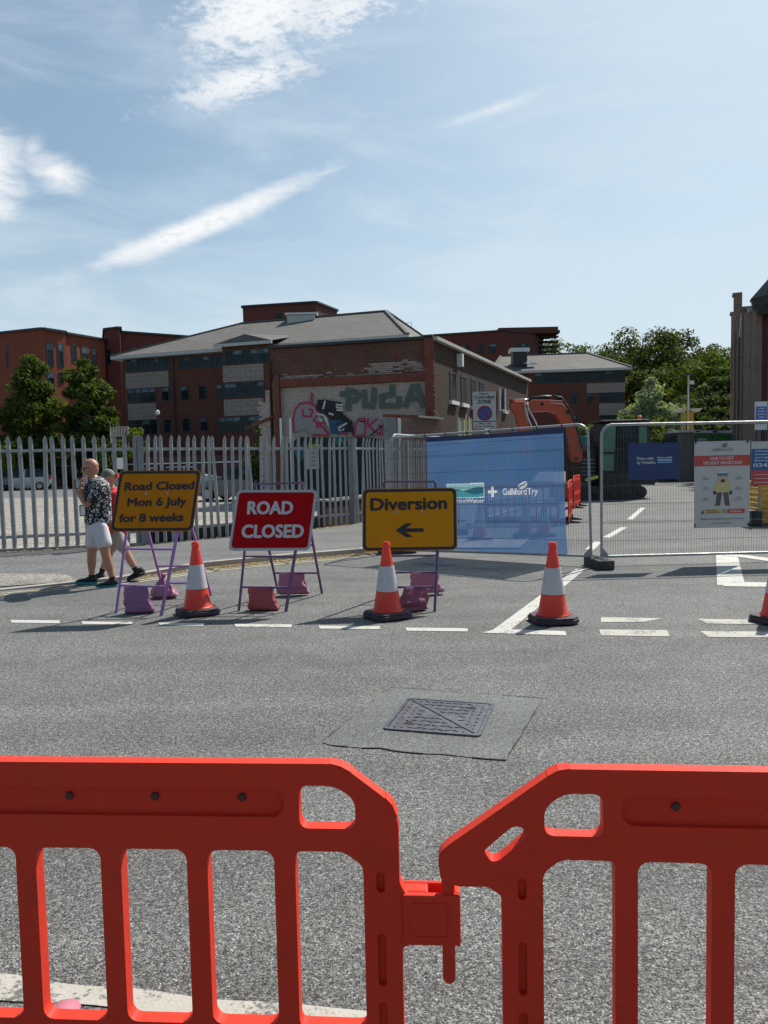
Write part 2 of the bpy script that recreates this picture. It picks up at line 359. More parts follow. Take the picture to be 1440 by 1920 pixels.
# far pavement of the side road and the pale slab seen through the banner
struct(sheet('far_pavement', [(8.2, 12.5), (30, 12.5), (40, 60), (27.2, 60)], .02, pave))
q = [G(857, 1030), G(975, 1030), G(992, 1014), G(857, 1014)]
struct(sheet('concrete_slab', [(p.x, p.y) for p in q], .03, conc))
def mark(name, pts, m=whitem, z=.004): return struct(sheet(name, [(p.x, p.y) if hasattr(p, 'x') else p for p in pts], z, m))
for i, (a, b, y, t) in enumerate([(22, 112, 1166, 5.2), (155, 248, 1168.5, 5.2), (300, 382, 1171, 5.2), (442, 547, 1173.5, 5.4), (600, 712, 1177, 5.6), (763, 877, 1181, 6)]):
    mark('road_marking', [G(a, y+t/2-.5), G(b, y+t/2+.5), G(b, y-t/2+.5), G(a-3, y-t/2-.5)])
for pts in ([(1127, 1158), (1243, 1160), (1205, 1167), (1127, 1167)], [(1308, 1161), (1436, 1163), (1440, 1171), (1325, 1170)],
            [(1123, 1181), (1250, 1182), (1256, 1194), (1127, 1192)], [(1313, 1184), (1446, 1185), (1446, 1196), (1328, 1195)], [(1500, 1187), (1620, 1189), (1630, 1200), (1505, 1198)]):
    mark('road_marking', [G(x, y) for x, y in reversed(pts)], wornm)
c0, c1 = G(920, 1185), G(1080, 1067)
dd = (c1-c0).normalized(); nn = Vector((dd.y, -dd.x, 0))
mark('road_marking', [c0, c0+nn*.15, c1+nn*.13, c1], whitem, .0045)
mark('road_marking', [G(905, 1187), G(1062, 1192), G(1060, 1184), G(930, 1180)], whitem, .004)
mark('road_marking', [G(985, 1163), G(1062, 1165), G(1058, 1158), G(990, 1157)], wornm, .004)
for a, b in [((1206, 952), (1181, 974)), ((1170, 989), (1137, 1008)), ((1122, 1016), (1105, 1031))]:
    p, q_ = G(*a), G(*b); d = (q_-p).normalized(); s = Vector((-d.y, d.x, 0))*.07; mark('road_marking', [p-s, q_-s, q_+s, p+s])
def strip(a, b, wdt, m=whitem, z=.005):
    a = Vector((a[0], a[1], 0)); b = Vector((b[0], b[1], 0)); d = (b-a).normalized(); s = Vector((-d.y, d.x, 0))*wdt/2; return mark('give_way_triangle', [a-s, b-s, b+s, a+s], m, z)
# give way triangle
mb = MB()
def stripmb(mb, a, b, wdt, z):
    a = Vector((a[0], a[1], z)); b = Vector((b[0], b[1], z)); d = (b-a).normalized(); s = Vector((-d.y, d.x, 0))*wdt/2; mb.add([a-s, b-s, b+s, a+s], [(0, 1, 2, 3)])
stripmb(mb, (4.04, 8.9), (5.26, 11.75), .30, .004); stripmb(mb, (3.98, 9.02), (6.6, 8.35), .34, .0055); stripmb(mb, (5.32, 11.6), (6.5, 8.45), .26, .007)
struct(mb.build('give_way_triangle', whitem))
# near white edge line
mb = MB(); rows = []
for i in range(60):
    s = -2.0+i*.05; x = s; y = 2.245-.155*((s+1.6)) - .0
    w1 = .045+.02*noise.noise(Vector((s*3, 0, 0))); w2 = .04+.03*noise.noise(Vector((s*3, 7, 0)))
    rows.append(((x, y-w1, .004), (x, y+w2, .004)))
for a, b in zip(rows[:40], rows[1:41]): mb.add([a[0], b[0], b[1], a[1]], [(0, 1, 2, 3)])
struct(mb.build('edge_line', wornm))
# pale line along the kerb
mb = MB()
kk = [Vector((x, y, 0)) for x, y in kl[:9]]
for off in (.22, .36):
    for i in range(1, len(kk)-1):
        a, b = kk[i], kk[i+1]; d = (b-a).normalized(); n_ = Vector((d.y, -d.x, 0)); mb.add([a+n_*off+Vector((0, 0, .004)), b+n_*off+Vector((0, 0, .004)), b+n_*(off+.055)+Vector((0, 0, .004)), a+n_*(off+.055)+Vector((0, 0, .004))], [(0, 1, 2, 3)])
struct(mb.build('kerbside_lines', yelm))
# reinstated patch and manhole
pt = [G(733, 1290), G(1018, 1310), G(948, 1427), G(600, 1395)]
ring = []
for i in range(4):
    a, b = pt[i], pt[(i+1) % 4]
    for k in range(12):
        p = a.lerp(b, k/12); j = noise.noise(p*9)*.02; ring.append((p.x+j, p.y+j))
struct(sheet('road_patch', ring, .004, asph2))
tar = mat('tar_joint', (.02, .02, .02), .8)
mb = MB()
for i in range(len(ring)):
    a = Vector((*ring[i], 0)); b = Vector((*ring[(i+1) % len(ring)], 0)); d = (b-a).normalized(); s = Vector((-d.y, d.x, 0))*(.001+.005*random.random())
    if random.random() < .7: mb.add([a-s+Vector((0, 0, .006)), b-s+Vector((0, 0, .006)), b+s+Vector((0, 0, .006)), a+s+Vector((0, 0, .006))], [(0, 1, 2, 3)])
struct(mb.build('patch_joint', tar))
iron = mat('cast_iron', (.125, .125, .14), .42, .25, 10, metal=.6, bump=.001, bs=90)
A, B, D = G(713, 1370), G(897, 1383), G(768, 1311); Cc = G(931, 1323)
ux = ((B-A)+(Cc-D)).normalized(); uy = Vector((-ux.y, ux.x, 0)); ctr = (A+B+Cc+D)/4; wx = ((B-A).length+(Cc-D).length)/2; wy = ((D-A).length+(Cc-B).length)/2
shx = ((D-A)+(Cc-B)).normalized(); ang = atan2(ux.y, ux.x); cov = thing('manhole_cover', 'square cast iron manhole cover set in a smooth asphalt patch', 'manhole cover', (ctr.x, ctr.y, .004), ang)
me = shape2d([rrect(-wx/2, -wy/2, wx/2, wy/2, .03), rrect(-wx/2+.02, -wy/2+.02, wx/2-.02, wy/2-.02, .02)], .010); MB().me(me, (0, 0, .005)).build('frame', iron, cov)
hx, hy = wx/2-.024, wy/2-.024
me = shape2d([rrect(-hx, -hy, hx, hy, .02)], .006); MB().me(me, (0, 0, .004)).build('cover_plate', iron, cov)
mb = MB()
def rib(x, y, a, L=.045, w=.010): mb.box((x, y, .0085), (L, w, .005), Matrix.Rotation(a, 3, 'Z'))
nx, ny = 11, 9
for i in range(nx):
    for j in range(ny):
        x = -hx+.035+(2*hx-.07)*i/(nx-1); y = -hy+.03+(2*hy-.06)*j/(ny-1)
        edge = min(i, nx-1-i) < 2
        dgl = (x/hx+y/hy)
        if abs(dgl) < .13: continue
        if (abs(x) < .09 and abs(y) < .05): continue
        a = pi/2 if edge else (radians(25) if (i+j) % 2 else radians(-25))
        rib(x, y, a, .030 if edge else .036, .011)
mb.bar((-hx+.02, hy-.02, .009), (hx-.02, -hy+.02, .009), .012, .006)
mb.build('tread_ribs', iron, cov)
dark = mat('dark_hole', (.006, .006, .006), .9)
for x, y in ((-hx*.62, -hy*.62), (hx*.62, hy*.66)):
    MB().lathe([(.026, 0), (.026, .0055)], 16, (x, y, .004)).build('key_hole', dark, cov)
# fallen leaves in the gutter
leafb = leafmat('dry_leaf', (.26, .16, .08), (.60, .47, .28), .15)
mb = MB()
for i in range(7500):
    k = random.randint(2, 6) if random.random() < .85 else 7; a, b = kk[k], kk[min(k+1, 8)]; p = a.lerp(b, random.random()); d = (b-a).normalized(); n_ = Vector((d.y, -d.x, 0))
    if k == 2 and random.random() < .6: continue
    p = p+n_*(abs(random.gauss(0, .12))+.0); r = random.uniform(.007, .020); th = random.random()*6.3; z = .006+random.random()*.02
    u = Vector((cos(th), sin(th), random.uniform(-.3, .5)))*r; v = Vector((-sin(th), cos(th), random.uniform(-.3, .5)))*r*.6
    p = Vector((p.x, p.y, z)); mb.add([p-u, p-v, p+u, p+v], [(0, 1, 2, 3)])
for i in range(500):   # along the foot of the fence
    k = random.randint(1, 3); a = Vector((*fenceline[k], 0)); b = Vector((*fenceline[k+1], 0)); p = a.lerp(b, random.random()); p = p+Vector((random.gauss(0, .06), -.12+random.gauss(0, .06), .10)); r = random.uniform(.012, .04); th = random.random()*6.3
    u = Vector((cos(th), sin(th), random.uniform(-.3, .5)))*r; v = Vector((-sin(th), cos(th), random.uniform(-.3, .5)))*r*.6; mb.add([p-u, p-v, p+u, p+v], [(0, 1, 2, 3)])
o = mb.build('fallen_leaves', leafb); struct(o, 'stuff', 'dry brown leaves lying in the gutter along the kerb'); o['category'] = 'leaves'

# ------------------------------------------------------------------ buildings
glass = glassmat('window_glass', (.010, .018, .026), .16); blind = glassmat('blind_glass', (.10, .135, .17), .25)
frm = mat('window_frame', (.03, .04, .05), .5); whitef = mat('white_trim', (.72, .72, .70), .5, .06)
def walls(root, pts, z0, z1, m, name='wall'):   # closed footprint in local coordinates, one mesh
    mb = MB(); n_ = len(pts)
    vs = [(x, y, z0) for x, y in pts]+[(x, y, z1) for x, y in pts]
    mb.add(vs, [(i, (i+1) % n_, (i+1) % n_+n_, i+n_) for i in range(n_)]+[tuple(range(n_, 2*n_))]); return mb.build(name, m, root)
def window(root, O, dr, x0, x1, z0, z1, split=0, pale=.3, fm=None, sill=None, depth=.05, gm=None):
    nn = Vector((dr.y, -dr.x, 0)); fm = fm or frm; w = .07
    loops = [[(x0, z0), (x1, z0), (x1, z1), (x0, z1)]]
    xs = [x0]+[x0+(x1-x0)*(k+1)/(split+1) for k in range(split)]+[x1]
    f = MB(); zz = Vector((0, 0, 1))
    def bx(a, b, c, d, t): f.prism([(a, c), (b, c), (b, d), (a, d)], O, dr, zz, nn, t)
    bx(x0, x1, z0, z0+w, depth); bx(x0, x1, z1-w, z1, depth)
    for k, x in enumerate(xs): bx(x-w/2 if 0 < k < len(xs)-1 else (x if k == 0 else x-w), x+w/2 if 0 < k < len(xs)-1 else (x+w if k == 0 else x), z0+w, z1-w, depth-.004)
    if z1-z0 > 1.2: bx(x0+w, x1-w, z0+(z1-z0)*.68, z0+(z1-z0)*.68+.05, depth-.008)
    if sill: f.cur = 1; bx(x0-.08, x1+.08, z0-.14, z0-.002, depth+.08)
    fo = f.build('window', [fm, whitef], root)
    g = MB()
    for a, b in zip(xs[:-1], xs[1:]):
        up = (random.random() < pale)
        zc = z0+(z1-z0)*.68
        g.cur = 0; g.prism([(a+.01, z0+.01), (b-.01, z0+.01), (b-.01, zc), (a+.01, zc)], O, dr, zz, nn, .015)
        g.cur = 1 if up else 0; g.prism([(a+.01, zc), (b-.01, zc), (b-.01, z1-.01), (a+.01, z1-.01)], O, dr, zz, nn, .015+(.02 if up else 0))
    g.build('pane', [gm or glass, blind], fo); return fo
def pxrect(O, dr, x0, y0, x1, y1):
    a = W(x0, y0, O, dr); b = W(x1, y1, O, dr); c = W(x0, y1, O, dr); d = W(x1, y0, O, dr)
    return a[0], d[0], (b[1]+c[1])/2, (a[1]+d[1])/2
def Lw(root_loc, O): return Vector(O)-Vector(root_loc)

office_brick = brick('office_brick', (.145, .048, .035), (.19, .064, .046), (.10, .06, .05), .008, grime=.15)
panelm = brick('cladding', (.30, .245, .215), (.33, .27, .235), (.10, .08, .07), .012, bw=.6, bh=.4, grime=.05)
slate = brick('slate_roof', (.125, .12, .112), (.165, .155, .142), (.08, .075, .07), .01, bw=.35, bh=.22, grime=.25)
gutter = mat('gutter', (.55, .54, .52), .6)
dkmet = mat('dark_metal', (.025, .025, .03), .5)
# --- office block with slate roof, left of centre
def hiproof(root, p, dx, dy, L, D, ze, zr, over, inset0, inset1, m, bargem=gutter):
    p = Vector(p); e = [p-dx*over-dy*over, p+dx*(L+over)-dy*over, p+dx*(L+over)+dy*(D+over), p-dx*over+dy*(D+over)]
    r0 = p+dx*inset0+dy*D/2; r1 = p+dx*(L-inset1)+dy*D/2
    def z(v, h): return Vector((v.x, v.y, h))
    v = [z(e[0], ze), z(e[1], ze), z(e[2], ze), z(e[3], ze), z(r0, zr), z(r1, zr)]
    rf = MB().add(v, [(0, 1, 5, 4), (1, 2, 5), (2, 3, 4, 5), (3, 0, 4)]).build('roof', m, root)
    mb = MB()
    for a, b in ((0, 1), (1, 2), (3, 0)): mb.bar(z(e[a], ze-.16), z(e[b], ze-.16), .16, .26)
    mb.build('gutter', bargem, rf)
    mb = MB()
    for a, b in ((4, 5), (0, 4), (1, 5), (2, 5), (3, 4)): mb.bar(v[a]+Vector((0, 0, .05)), v[b]+Vector((0, 0, .05)), .3, .14)
    mb.build('ridge_tiles', m, rf)
    MB().add([z(e[0], ze-.3), z(e[1], ze-.3), z(e[2], ze-.3), z(e[3], ze-.3)], [(0, 1, 2, 3)]).build('soffit', gutter, rf)
    return rf
O1 = Vector((-23.2, 69.85, 0)); d1 = Vector((24.3, -7.95, 0)).normalized(); b1 = Vector((-d1.y, d1.x, 0)); R0 = Vector((0, 0, 0))
off = thing('office_building', 'three storey brick office with grey slate hipped roof and pale cladding bands', 'building', O1)
def loc1(v): return v-O1
L1 = 26.2
walls(off, [(0, 0), tuple((d1*L1)[:2]), tuple((d1*L1+b1*17)[:2]), tuple((b1*17)[:2])], 0, 11.25, office_brick)
Z3 = Vector((0, 0, 0))
def offrect(kind, x0, y0, x1, y1, split=0, O=O1, dr=d1, root=None, pale=.35, adv=0, fm=None):
    root = root or off; nn = Vector((dr.y, -dr.x, 0)); Oa = O+nn*adv
    a, b, z0, z1 = pxrect(Oa, dr, x0, y0, x1, y1)
    if kind == 'w': window(root, Oa-root.location, dr, a, b, z0, z1, split, pale, fm)
    else: MB().prism([(a, z0), (b, z0), (b, z1), (a, z1)], Oa-root.location, dr, Vector((0, 0, 1)), nn, .06).build('cladding_panel', panelm, root)
for r in [('w', 236, 671, 277, 697, 3), ('w', 278, 670, 318, 695, 3), ('w', 334, 668, 368, 692, 2), ('w', 369, 667, 417, 689, 3)]: offrect(*r)
offrect('p', 236, 698, 316, 727); offrect('p', 240, 756, 293, 787)
offrect('w', 239, 728, 292, 755, 3); offrect('w', 241, 787, 295, 815, 3)
for r in [(303, 726, 317, 752), (339, 724, 354, 751), (372, 723, 387, 750), (405, 721, 417, 748), (307, 786, 320, 812), (342, 784, 356, 810), (375, 783, 390, 808)]: offrect('w', *r, 0)
# projecting bay
adv = 1.6; nb_ = Vector((d1.y, -d1.x, 0)); Ob = O1+nb_*adv
sa = W(418, 700, Ob, d1)[0]; sb = W(506, 700, Ob, d1)[0]
pa = d1*sa+nb_*adv; pb = d1*sb+nb_*adv
walls(off, [tuple(pa[:2]), tuple(pb[:2]), tuple((d1*sb)[:2]), tuple((d1*sa)[:2])], 0, 11.4, office_brick, 'bay_wall')
offrect('w', 421, 655, 504, 682, 4, adv=adv+.02, pale=.5); offrect('p', 418, 684, 494, 715, adv=adv+.02); offrect('w', 418, 717, 496, 745, 5, adv=adv+.02)
offrect('p', 420, 748, 494, 779, adv=adv+.02); offrect('w', 409, 781, 494, 809, 5, adv=adv+.02)
rf = hiproof(off, (0, 0, 0), d1, b1, L1, 17, 11.45, 15.2, .7, 7.5, 4.0, slate)
sl = MB(); zz = Vector((0, 0, 1)); w_ = nb_*.5
e0 = pa-d1*.5+w_; e1 = pb+d1*.5+w_; sl.add([e0+zz*11.55, e1+zz*11.55, pb+d1*.5-nb_*4.5+zz*12.62, pa-d1*.5-nb_*4.5+zz*12.62, (pa+pb)/2+zz*12.3], [(0, 1, 4), (1, 2, 4), (2, 3, 4), (3, 0, 4)]); sl.build('bay_roof', slate, off)
MB().bar(e0+zz*11.42, e1+zz*11.42, .16, .24).build('gutter', gutter, off)
dp = d1*W(326, 700, O1, d1)[0]+nb_*.1
MB().tube([dp+zz*11.2, dp+zz*.2], .07).build('downpipe', dkmet, off)
# roof ventilation unit + triangle vent
v0 = P(566, 596, 73)-O1
mb = MB().box((v0.x, v0.y, v0.z-.6), (2.6, 1.4, 1.5)); mb.build('roof_vent', gutter, off); MB().box((v0.x, v0.y, v0.z+.25), (3.0, 1.8, .16)).build('roof_vent_cap', whitef, off)

def block(name, label, pts, z0, z1, m, wins=(), cop=True):
    O = Vector((pts[0][0], pts[0][1], 0)); t = thing(name, label, 'building', O)
    lp = [(x-O.x, y-O.y) for x, y in pts]; walls(t, lp, z0, z1, m)
    mb = MB()
    for i in range(len(lp)):
        a = Vector((*lp[i], z1+.12)); b = Vector((*lp[(i+1) % len(lp)], z1+.12)); mb.bar(a, b, .5, .25)
    if cop: mb.build('coping', dkmet, t)
    for (fi, px0, py0, px1, py1, sp_) in wins:
        a = Vector((*pts[fi], 0)); b = Vector((*pts[(fi+1) % len(pts)], 0)); dr = (b-a).normalized()
        s0, s1, q0, q1 = pxrect(a, dr, px0, py0, px1, py1)
        window(t, a-O, dr, s0, s1, q0, q1, sp_, .45)
    return t
flatbrick = brick('flats_brick', (.22, .055, .030), (.27, .07, .04), (.16, .07, .05), .008, grime=.1)
flatbrick2 = brick('dark_flats_brick', (.135, .042, .032), (.17, .055, .04), (.11, .06, .05), .008, grime=.1)
# brown flats left
def at(px, py, Y): p = P(px, py, Y); return (p.x, p.y)
zc = P(80, 618, 88).z
block('apartment_building', 'tall rust red brick flats behind the trees at far left', [at(-60, 630, 92), at(80, 618, 88), at(122, 621, 90.5), at(122, 621, 91.2), at(196, 636, 96.5), at(190, 636, 112), at(-60, 620, 112)], 0, zc, flatbrick,
      [(1, 86, 642, 99, 687, 0), (1, 108, 645, 118, 688, 0), (3, 134, 648, 143, 680, 0), (3, 152, 650, 163, 690, 0), (3, 171, 653, 180, 692, 0), (1, 88, 697, 101, 735, 0), (1, 110, 698, 119, 720, 0), (0, 10, 645, 14, 690, 0)])
zc = P(197, 627, 100).z
block('apartment_building', 'dark brick flats between the left flats and the slate roof', [at(197, 627, 97), at(225, 630, 96), at(226, 640, 99), at(360, 628, 104), at(360, 628, 120), at(190, 620, 120)], 0, zc, flatbrick2,
      [(0, 186+14, 655, 208, 683, 0), (2, 245, 652, 262, 660, 1)])
zc = P(592, 568, 104).z
block('apartment_building', 'rust brick top storeys of a tower rising above the slate roof', [at(455, 575, 106), at(592, 567, 104), at(632, 580, 110), at(500, 575, 122)], 0, zc, flatbrick2,
      [(0, 517, 587, 529, 606, 0), (1, 595, 583, 600, 597, 0), (1, 608, 588, 613, 600, 0), (0, 543, 588, 570, 600, 1)])
zc = P(900, 622, 128).z
rb = block('apartment_building', 'long dark red brick flats with louvred corner seen above the warehouse', [at(780, 626, 132), at(946, 620, 128), at(1003, 614, 131), at(1018, 622, 136), at(1010, 622, 150), at(780, 626, 150)], 0, zc, flatbrick2,
      [(0, 864, 647, 881, 664, 1), (0, 896, 646, 908, 663, 0), (0, 917, 645, 930, 662, 0), (1, 969, 644, 991, 662, 2), (0, 838, 649, 850, 664, 0)])
v = P(975, 617, 130)-rb.location; MB().box((v.x+1.5, v.y+4, zc+.5), (10, 7, 1.0)).build('roof_plant', flatbrick2, rb)
v = P(1028, 640, 134)-rb.location
mb = MB()
for k in range(9): mb.box((v.x, v.y, zc-1.1*(k)*.75-.2), (3.2, 2, .18))
mb.build('louvres', dkmet, rb); MB().box((v.x-1.2, v.y+1, zc+.6), (6, 4, .5)).build('roof_canopy', flatbrick2, rb)
# railings on roof right of slate roof
rt = block('rooftop_building', 'low dark block with thin roof railings behind the slate roof', [at(690, 625, 92), at(775, 628, 90), at(790, 640, 96), at(700, 640, 104)], 0, P(770, 632, 91).z, flatbrick2)
mb = MB(); p0 = P(700, 622, 93); p1 = P(772, 626, 91.5); zr = P(740, 607, 92).z
for k in range(9):
    p = p0.lerp(p1, k/8)-rt.location; mb.bar((p.x, p.y, P(770, 632, 91).z), (p.x, p.y, zr), .05)
for z in (zr, (zr+P(770, 632, 91).z)/2): mb.bar((p0.x-rt.location.x, p0.y-rt.location.y, z), (p1.x-rt.location.x, p1.y-rt.location.y, z), .05)
mb.build('railing', gutter, rt)
# right office
O2 = Vector((16.9, 99.2, 0)); d2 = (Vector((30.9, 97.7, 0))-O2).normalized(); b2 = Vector((-d2.y, d2.x, 0)); L2 = 14.3
off2 = thing('office_building', 'three storey brick office with slate roof beside the wooded hill', 'building', O2)
s_end = W(1172, 720, O2, d2)[0]; L2 = s_end; s_st = W(930, 720, O2, d2)[0]
walls(off2, [tuple((d2*s_st)[:2]), tuple((d2*L2)[:2]), tuple((d2*L2+b2*14)[:2]), tuple((d2*s_st+b2*14)[:2])], 0, 12.5, office_brick)
for r in [('w', 1002, 697, 1150, 718, 9), ('w', 1150, 695, 1171, 718, 1), ('w', 968, 703, 987, 718, 1), ('w', 1069, 738, 1082, 757, 0), ('w', 1100, 737, 1112, 757, 0), ('w', 1123, 735, 1170, 755, 3), ('w', 1123, 778, 1170, 800, 3), ('w', 1069, 779, 1082, 797, 0), ('w', 1043, 739, 1054, 757, 0), ('w', 1020, 741, 1030, 757, 0)]:
    offrect(*r, O=O2, dr=d2, root=off2, pale=.2)
offrect('p', 1100, 718, 1172, 736, O=O2, dr=d2, root=off2); offrect('p', 1123, 756, 1172, 778, O=O2, dr=d2, root=off2)
zr2 = P(1119, 660, 104).z
hiproof(off2, d2*s_st, d2, b2, L2-s_st, 14, 12.7, zr2, .7, 1.0, 3.5, slate)
v = P(973, 668, 101)-O2; MB().box((v.x, v.y, v.z-.7), (1.8, 1.8, 2.6)).build('chimney', dkmet, off2); MB().box((v.x, v.y, v.z+.7), (2.4, 2.2, .5)).build('chimney_cap', whitef, off2)
v = P(989, 682, 101)-O2; MB().box((v.x, v.y-1, v.z), (1.8, .1, 1.0), Matrix.Rotation(radians(-65), 3, 'X')).build('roof_window', blind, off2)

dullg = mat('dusty_pane', (.022, .028, .030), .6, .3, 2, spec=.15)
# --- derelict brick warehouse with graffiti
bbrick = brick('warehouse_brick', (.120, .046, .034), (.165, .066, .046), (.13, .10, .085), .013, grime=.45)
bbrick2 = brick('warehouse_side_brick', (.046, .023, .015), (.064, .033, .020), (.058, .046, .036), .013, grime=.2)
wbrick = brick('whitewashed_brick', (.42, .36, .315), (.47, .405, .355), (.28, .235, .205), .010, grime=.25, white=((.13, .08, .06), .9, .60, .8))
raggedm = brick('flaking_whitewash_brick', (.33, .275, .24), (.38, .315, .275), (.18, .14, .12), .012, grime=.2, white=((.11, .055, .04), 1.3, .50, .95))
rust = mat('rusty_steel', (.17, .045, .025), .75, .35, 5, bump=.003, bs=30, dirt=((.05, .02, .015), 3, .7))
copm = mat('coping_stone', (.42, .40, .37), .8, .2, 3)
WL = Vector((-4.2, 29.63, 0)); WR = Vector((1.9, 28.0, 0)); WB = Vector((8.29, 43.78, 0))
fd = (WR-WL).normalized(); sdv = (WB-WR).normalized(); fn = Vector((fd.y, -fd.x, 0)); sn = Vector((sdv.y, -sdv.x, 0))
wh = thing('warehouse', 'derelict brown brick warehouse with graffiti on its whitewashed end wall', 'building', WL)
FLn = (WR-WL).length; zt = 5.9
def fz(px, py): return W(px, py, WL, fd)
zb_ = fz(660, 711)[1]      # bottom of beam
def frontwall(name, m, z0, z1, x0=0, x1=None, t=.3, off_=0):
    x1 = FLn if x1 is None else x1
    o = MB().prism([(x0, z0), (x1, z0), (x1, z1), (x0, z1)], (0, 0, 0), (1, 0, 0), (0, 0, 1), (0, 1, 0), t).build(name, m, wh)
    o.rotation_euler = (0, 0, atan2(fd.y, fd.x)); o.location = fn*off_; return o
zbm = fz(650, 712)[1]; zb2 = fz(650, 722)[1]; zrag = fz(650, 703)[1]
frontwall('upper_wall', bbrick, zrag, zt); frontwall('whitewashed_wall', wbrick, 0, zb2, off_=-.05); frontwall('flaking_wall', raggedm, zb2, zrag, off_=.006)
# ragged edge of whitewash above the beam
mb = MB(); cols_ = np.arange(.3, FLn-.3, .225)
def plast(x): u = x/FLn; return (1 if u < .3 else 2 if u < .42 else 1 if u < .58 else 4 if u < .64 else 5)+random.choice((0, 0, 0, 1, -1))
for i, x in enumerate(cols_):
    for j in range(max(1, plast(x))):
        if random.random() < .9: mb.prism([(x+(j % 2)*.11, zrag+j*.075+.003), (x+.222+(j % 2)*.11, zrag+j*.075+.003), (x+.222+(j % 2)*.11, zrag+j*.075+.072), (x+(j % 2)*.11, zrag+j*.075+.072)], (0, 0, 0), fd, (0, 0, 1), fn, .008)
mb.build('broken_plaster', raggedm, wh)
MB().prism([(0.15, zb2+.02), (FLn-.1, zb2+.02), (FLn-.1, zb2+.32), (.15, zb2+.32)], fn*.01, fd, (0, 0, 1), fn, .10).build('steel_beam', rust, wh, bevel=.01)
xr = fz(806, 700)[0]; MB().prism([(xr-.16, 0), (xr+.16, 0), (xr+.16, zt+.15), (xr-.16, zt+.15)], fn*.01, fd, (0, 0, 1), fn, .16).build('steel_column', rust, wh)
xl = fz(522, 760)[0]; MB().prism([(xl-.1, 0), (xl+.1, 0), (xl+.1, zb2+.5), (xl-.1, zb2+.5)], fn*.01, fd, (0, 0, 1), fn, .14).build('steel_column', rust, wh)
# toothed brick corner
mb = MB()
for k in range(76):
    if k % 2: mb.prism([(FLn, k*.075), (FLn+random.uniform(.03, .10), k*.075), (FLn+.05, k*.075+.07), (FLn, k*.075+.07)], (0, 0, 0), fd, (0, 0, 1), fn, .1)
mb.build('broken_brick_edge', bbrick, wh)
mb = MB(); mb.prism([(-.42, 0), (0, 0), (0, 4.35), (-.25, 4.35), (-.25, 3.9), (-.42, 3.9)], (0, 0, 0), fd, (0, 0, 1), fn, .05)
for k in range(54):
    if k % 3 == 0: x = random.uniform(.45, .60); mb.prism([(-x, k*.075), (-.42, k*.075), (-.42, k*.075+.15), (-x, k*.075+.15)], fn*.002, fd, (0, 0, 1), fn, .045)
mb.build('broken_brick_edge', wbrick, wh); MB().bar(-fd*1.1+zz*2.9+fn*.1, fd*.1+zz*3.35+fn*.1, .10).build('steel_brace', rust, wh)
SL = (WB-WR).length
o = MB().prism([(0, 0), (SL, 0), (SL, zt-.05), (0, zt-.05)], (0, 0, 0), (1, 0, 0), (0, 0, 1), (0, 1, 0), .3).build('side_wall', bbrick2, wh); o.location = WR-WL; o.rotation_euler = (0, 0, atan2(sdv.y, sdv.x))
MB().bar(WR-WL+zz*(zt+.02)-sdv*.1, WB-WL+zz*(zt+.02), .4, .12).build('coping', copm, wh)
MB().bar(zz*(zt+.06), WR-WL+zz*(zt+.06), .34, .10).build('coping', dkmet, wh)
bk = Vector((-d1.y, d1.x, 0)); MB().add([zz*5.5+fd*.2+bk*.3, WR-WL+zz*5.5-fd*.2+bk*.3, WB-WL+zz*5.5-fd*.3, WB-WL-fd*6+zz*5.5], [(0, 1, 2, 3)]).build('roof', slate, wh)
MB().prism([(0, 0), (8, 0), (8, 5.5), (0, 5.5)], (0, 0, 0), bk, (0, 0, 1), fn, .2).build('far_wall', bbrick, wh)
for r in [(843, 698, 855, 752), (864, 705, 874, 757), (883, 711, 892, 762), (899, 716, 907, 765), (943, 730, 948, 770)]:
    a, b, z0, z1 = pxrect(WR, sdv, *r); window(wh, WR-WL, sdv, a, b, z0, z1, 0, .0, None, True, .03, dullg)
for px0, px1, y0 in ((934, 0, 728), (944, 0, 730)):
    s, z1 = W(px0, y0, WR, sdv); s, z0 = W(px0, y0+42, WR, sdv); p = WR-WL+sdv*s+sn*.08; MB().tube([p+zz*z1, p+zz*z0, p+zz*z0+sn*.2], .05).build('white_pipe', whitef, wh)
s, z1 = W(858, 676, WR, sdv); p = WR-WL+sdv*s+sn*.1; MB().box(p+zz*z1, (.2, .25, .5), Matrix.Rotation(atan2(sdv.y, sdv.x), 3, 'Z')).build('alarm_box', whitef, wh)
# graffiti
gg = mat('graffiti_grey', (.10, .125, .11), .8, .15); gp = mat('graffiti_pink', (.42, .03, .09), .7, .25); gk = mat('graffiti_black', (.012, .014, .02), .7); gw = mat('graffiti_white', (.55, .55, .50), .7); gsil = mat('graffiti_silver', (.27, .26, .265), .6, .1); gb = mat('graffiti_teal', (.02, .13, .15), .7, .3); gbl = mat('graffiti_blue', (.03, .08, .16), .7, .3); gy = mat('graffiti_yellow', (.35, .36, .05), .7, .3)
def gz(x, y): return fz(500+x/4, 680+y/4)
def stroke(mb, pts, w, off_=.02): ribbon(mb, [gz(*p) for p in pts], w, -fn*0+fn*.0, fd, zz, fn, off_-.05)
mb = MB(); K = .16
for pts in [[(612, 205), (612, 350)], [(615, 212), (665, 222), (683, 250), (665, 280), (620, 288)], [(560, 235), (600, 235)], [(728, 215), (735, 322), (795, 325), (805, 200)], [(940, 180), (940, 238), (862, 252), (862, 322), (988, 322), (990, 262)], [(1040, 325), (1092, 185), (1130, 182), (1172, 322)], [(1062, 270), (1152, 266)]]:
    stroke(mb, pts, .215, .056)
mb.build('grey_graffiti', gg, wh)
def gpoly(name, m, pts, off_):
    q = [gz(*p) for p in pts]; return MB().prism(q, fn*(off_-.05), fd, zz, fn, .002).build(name, m, wh)
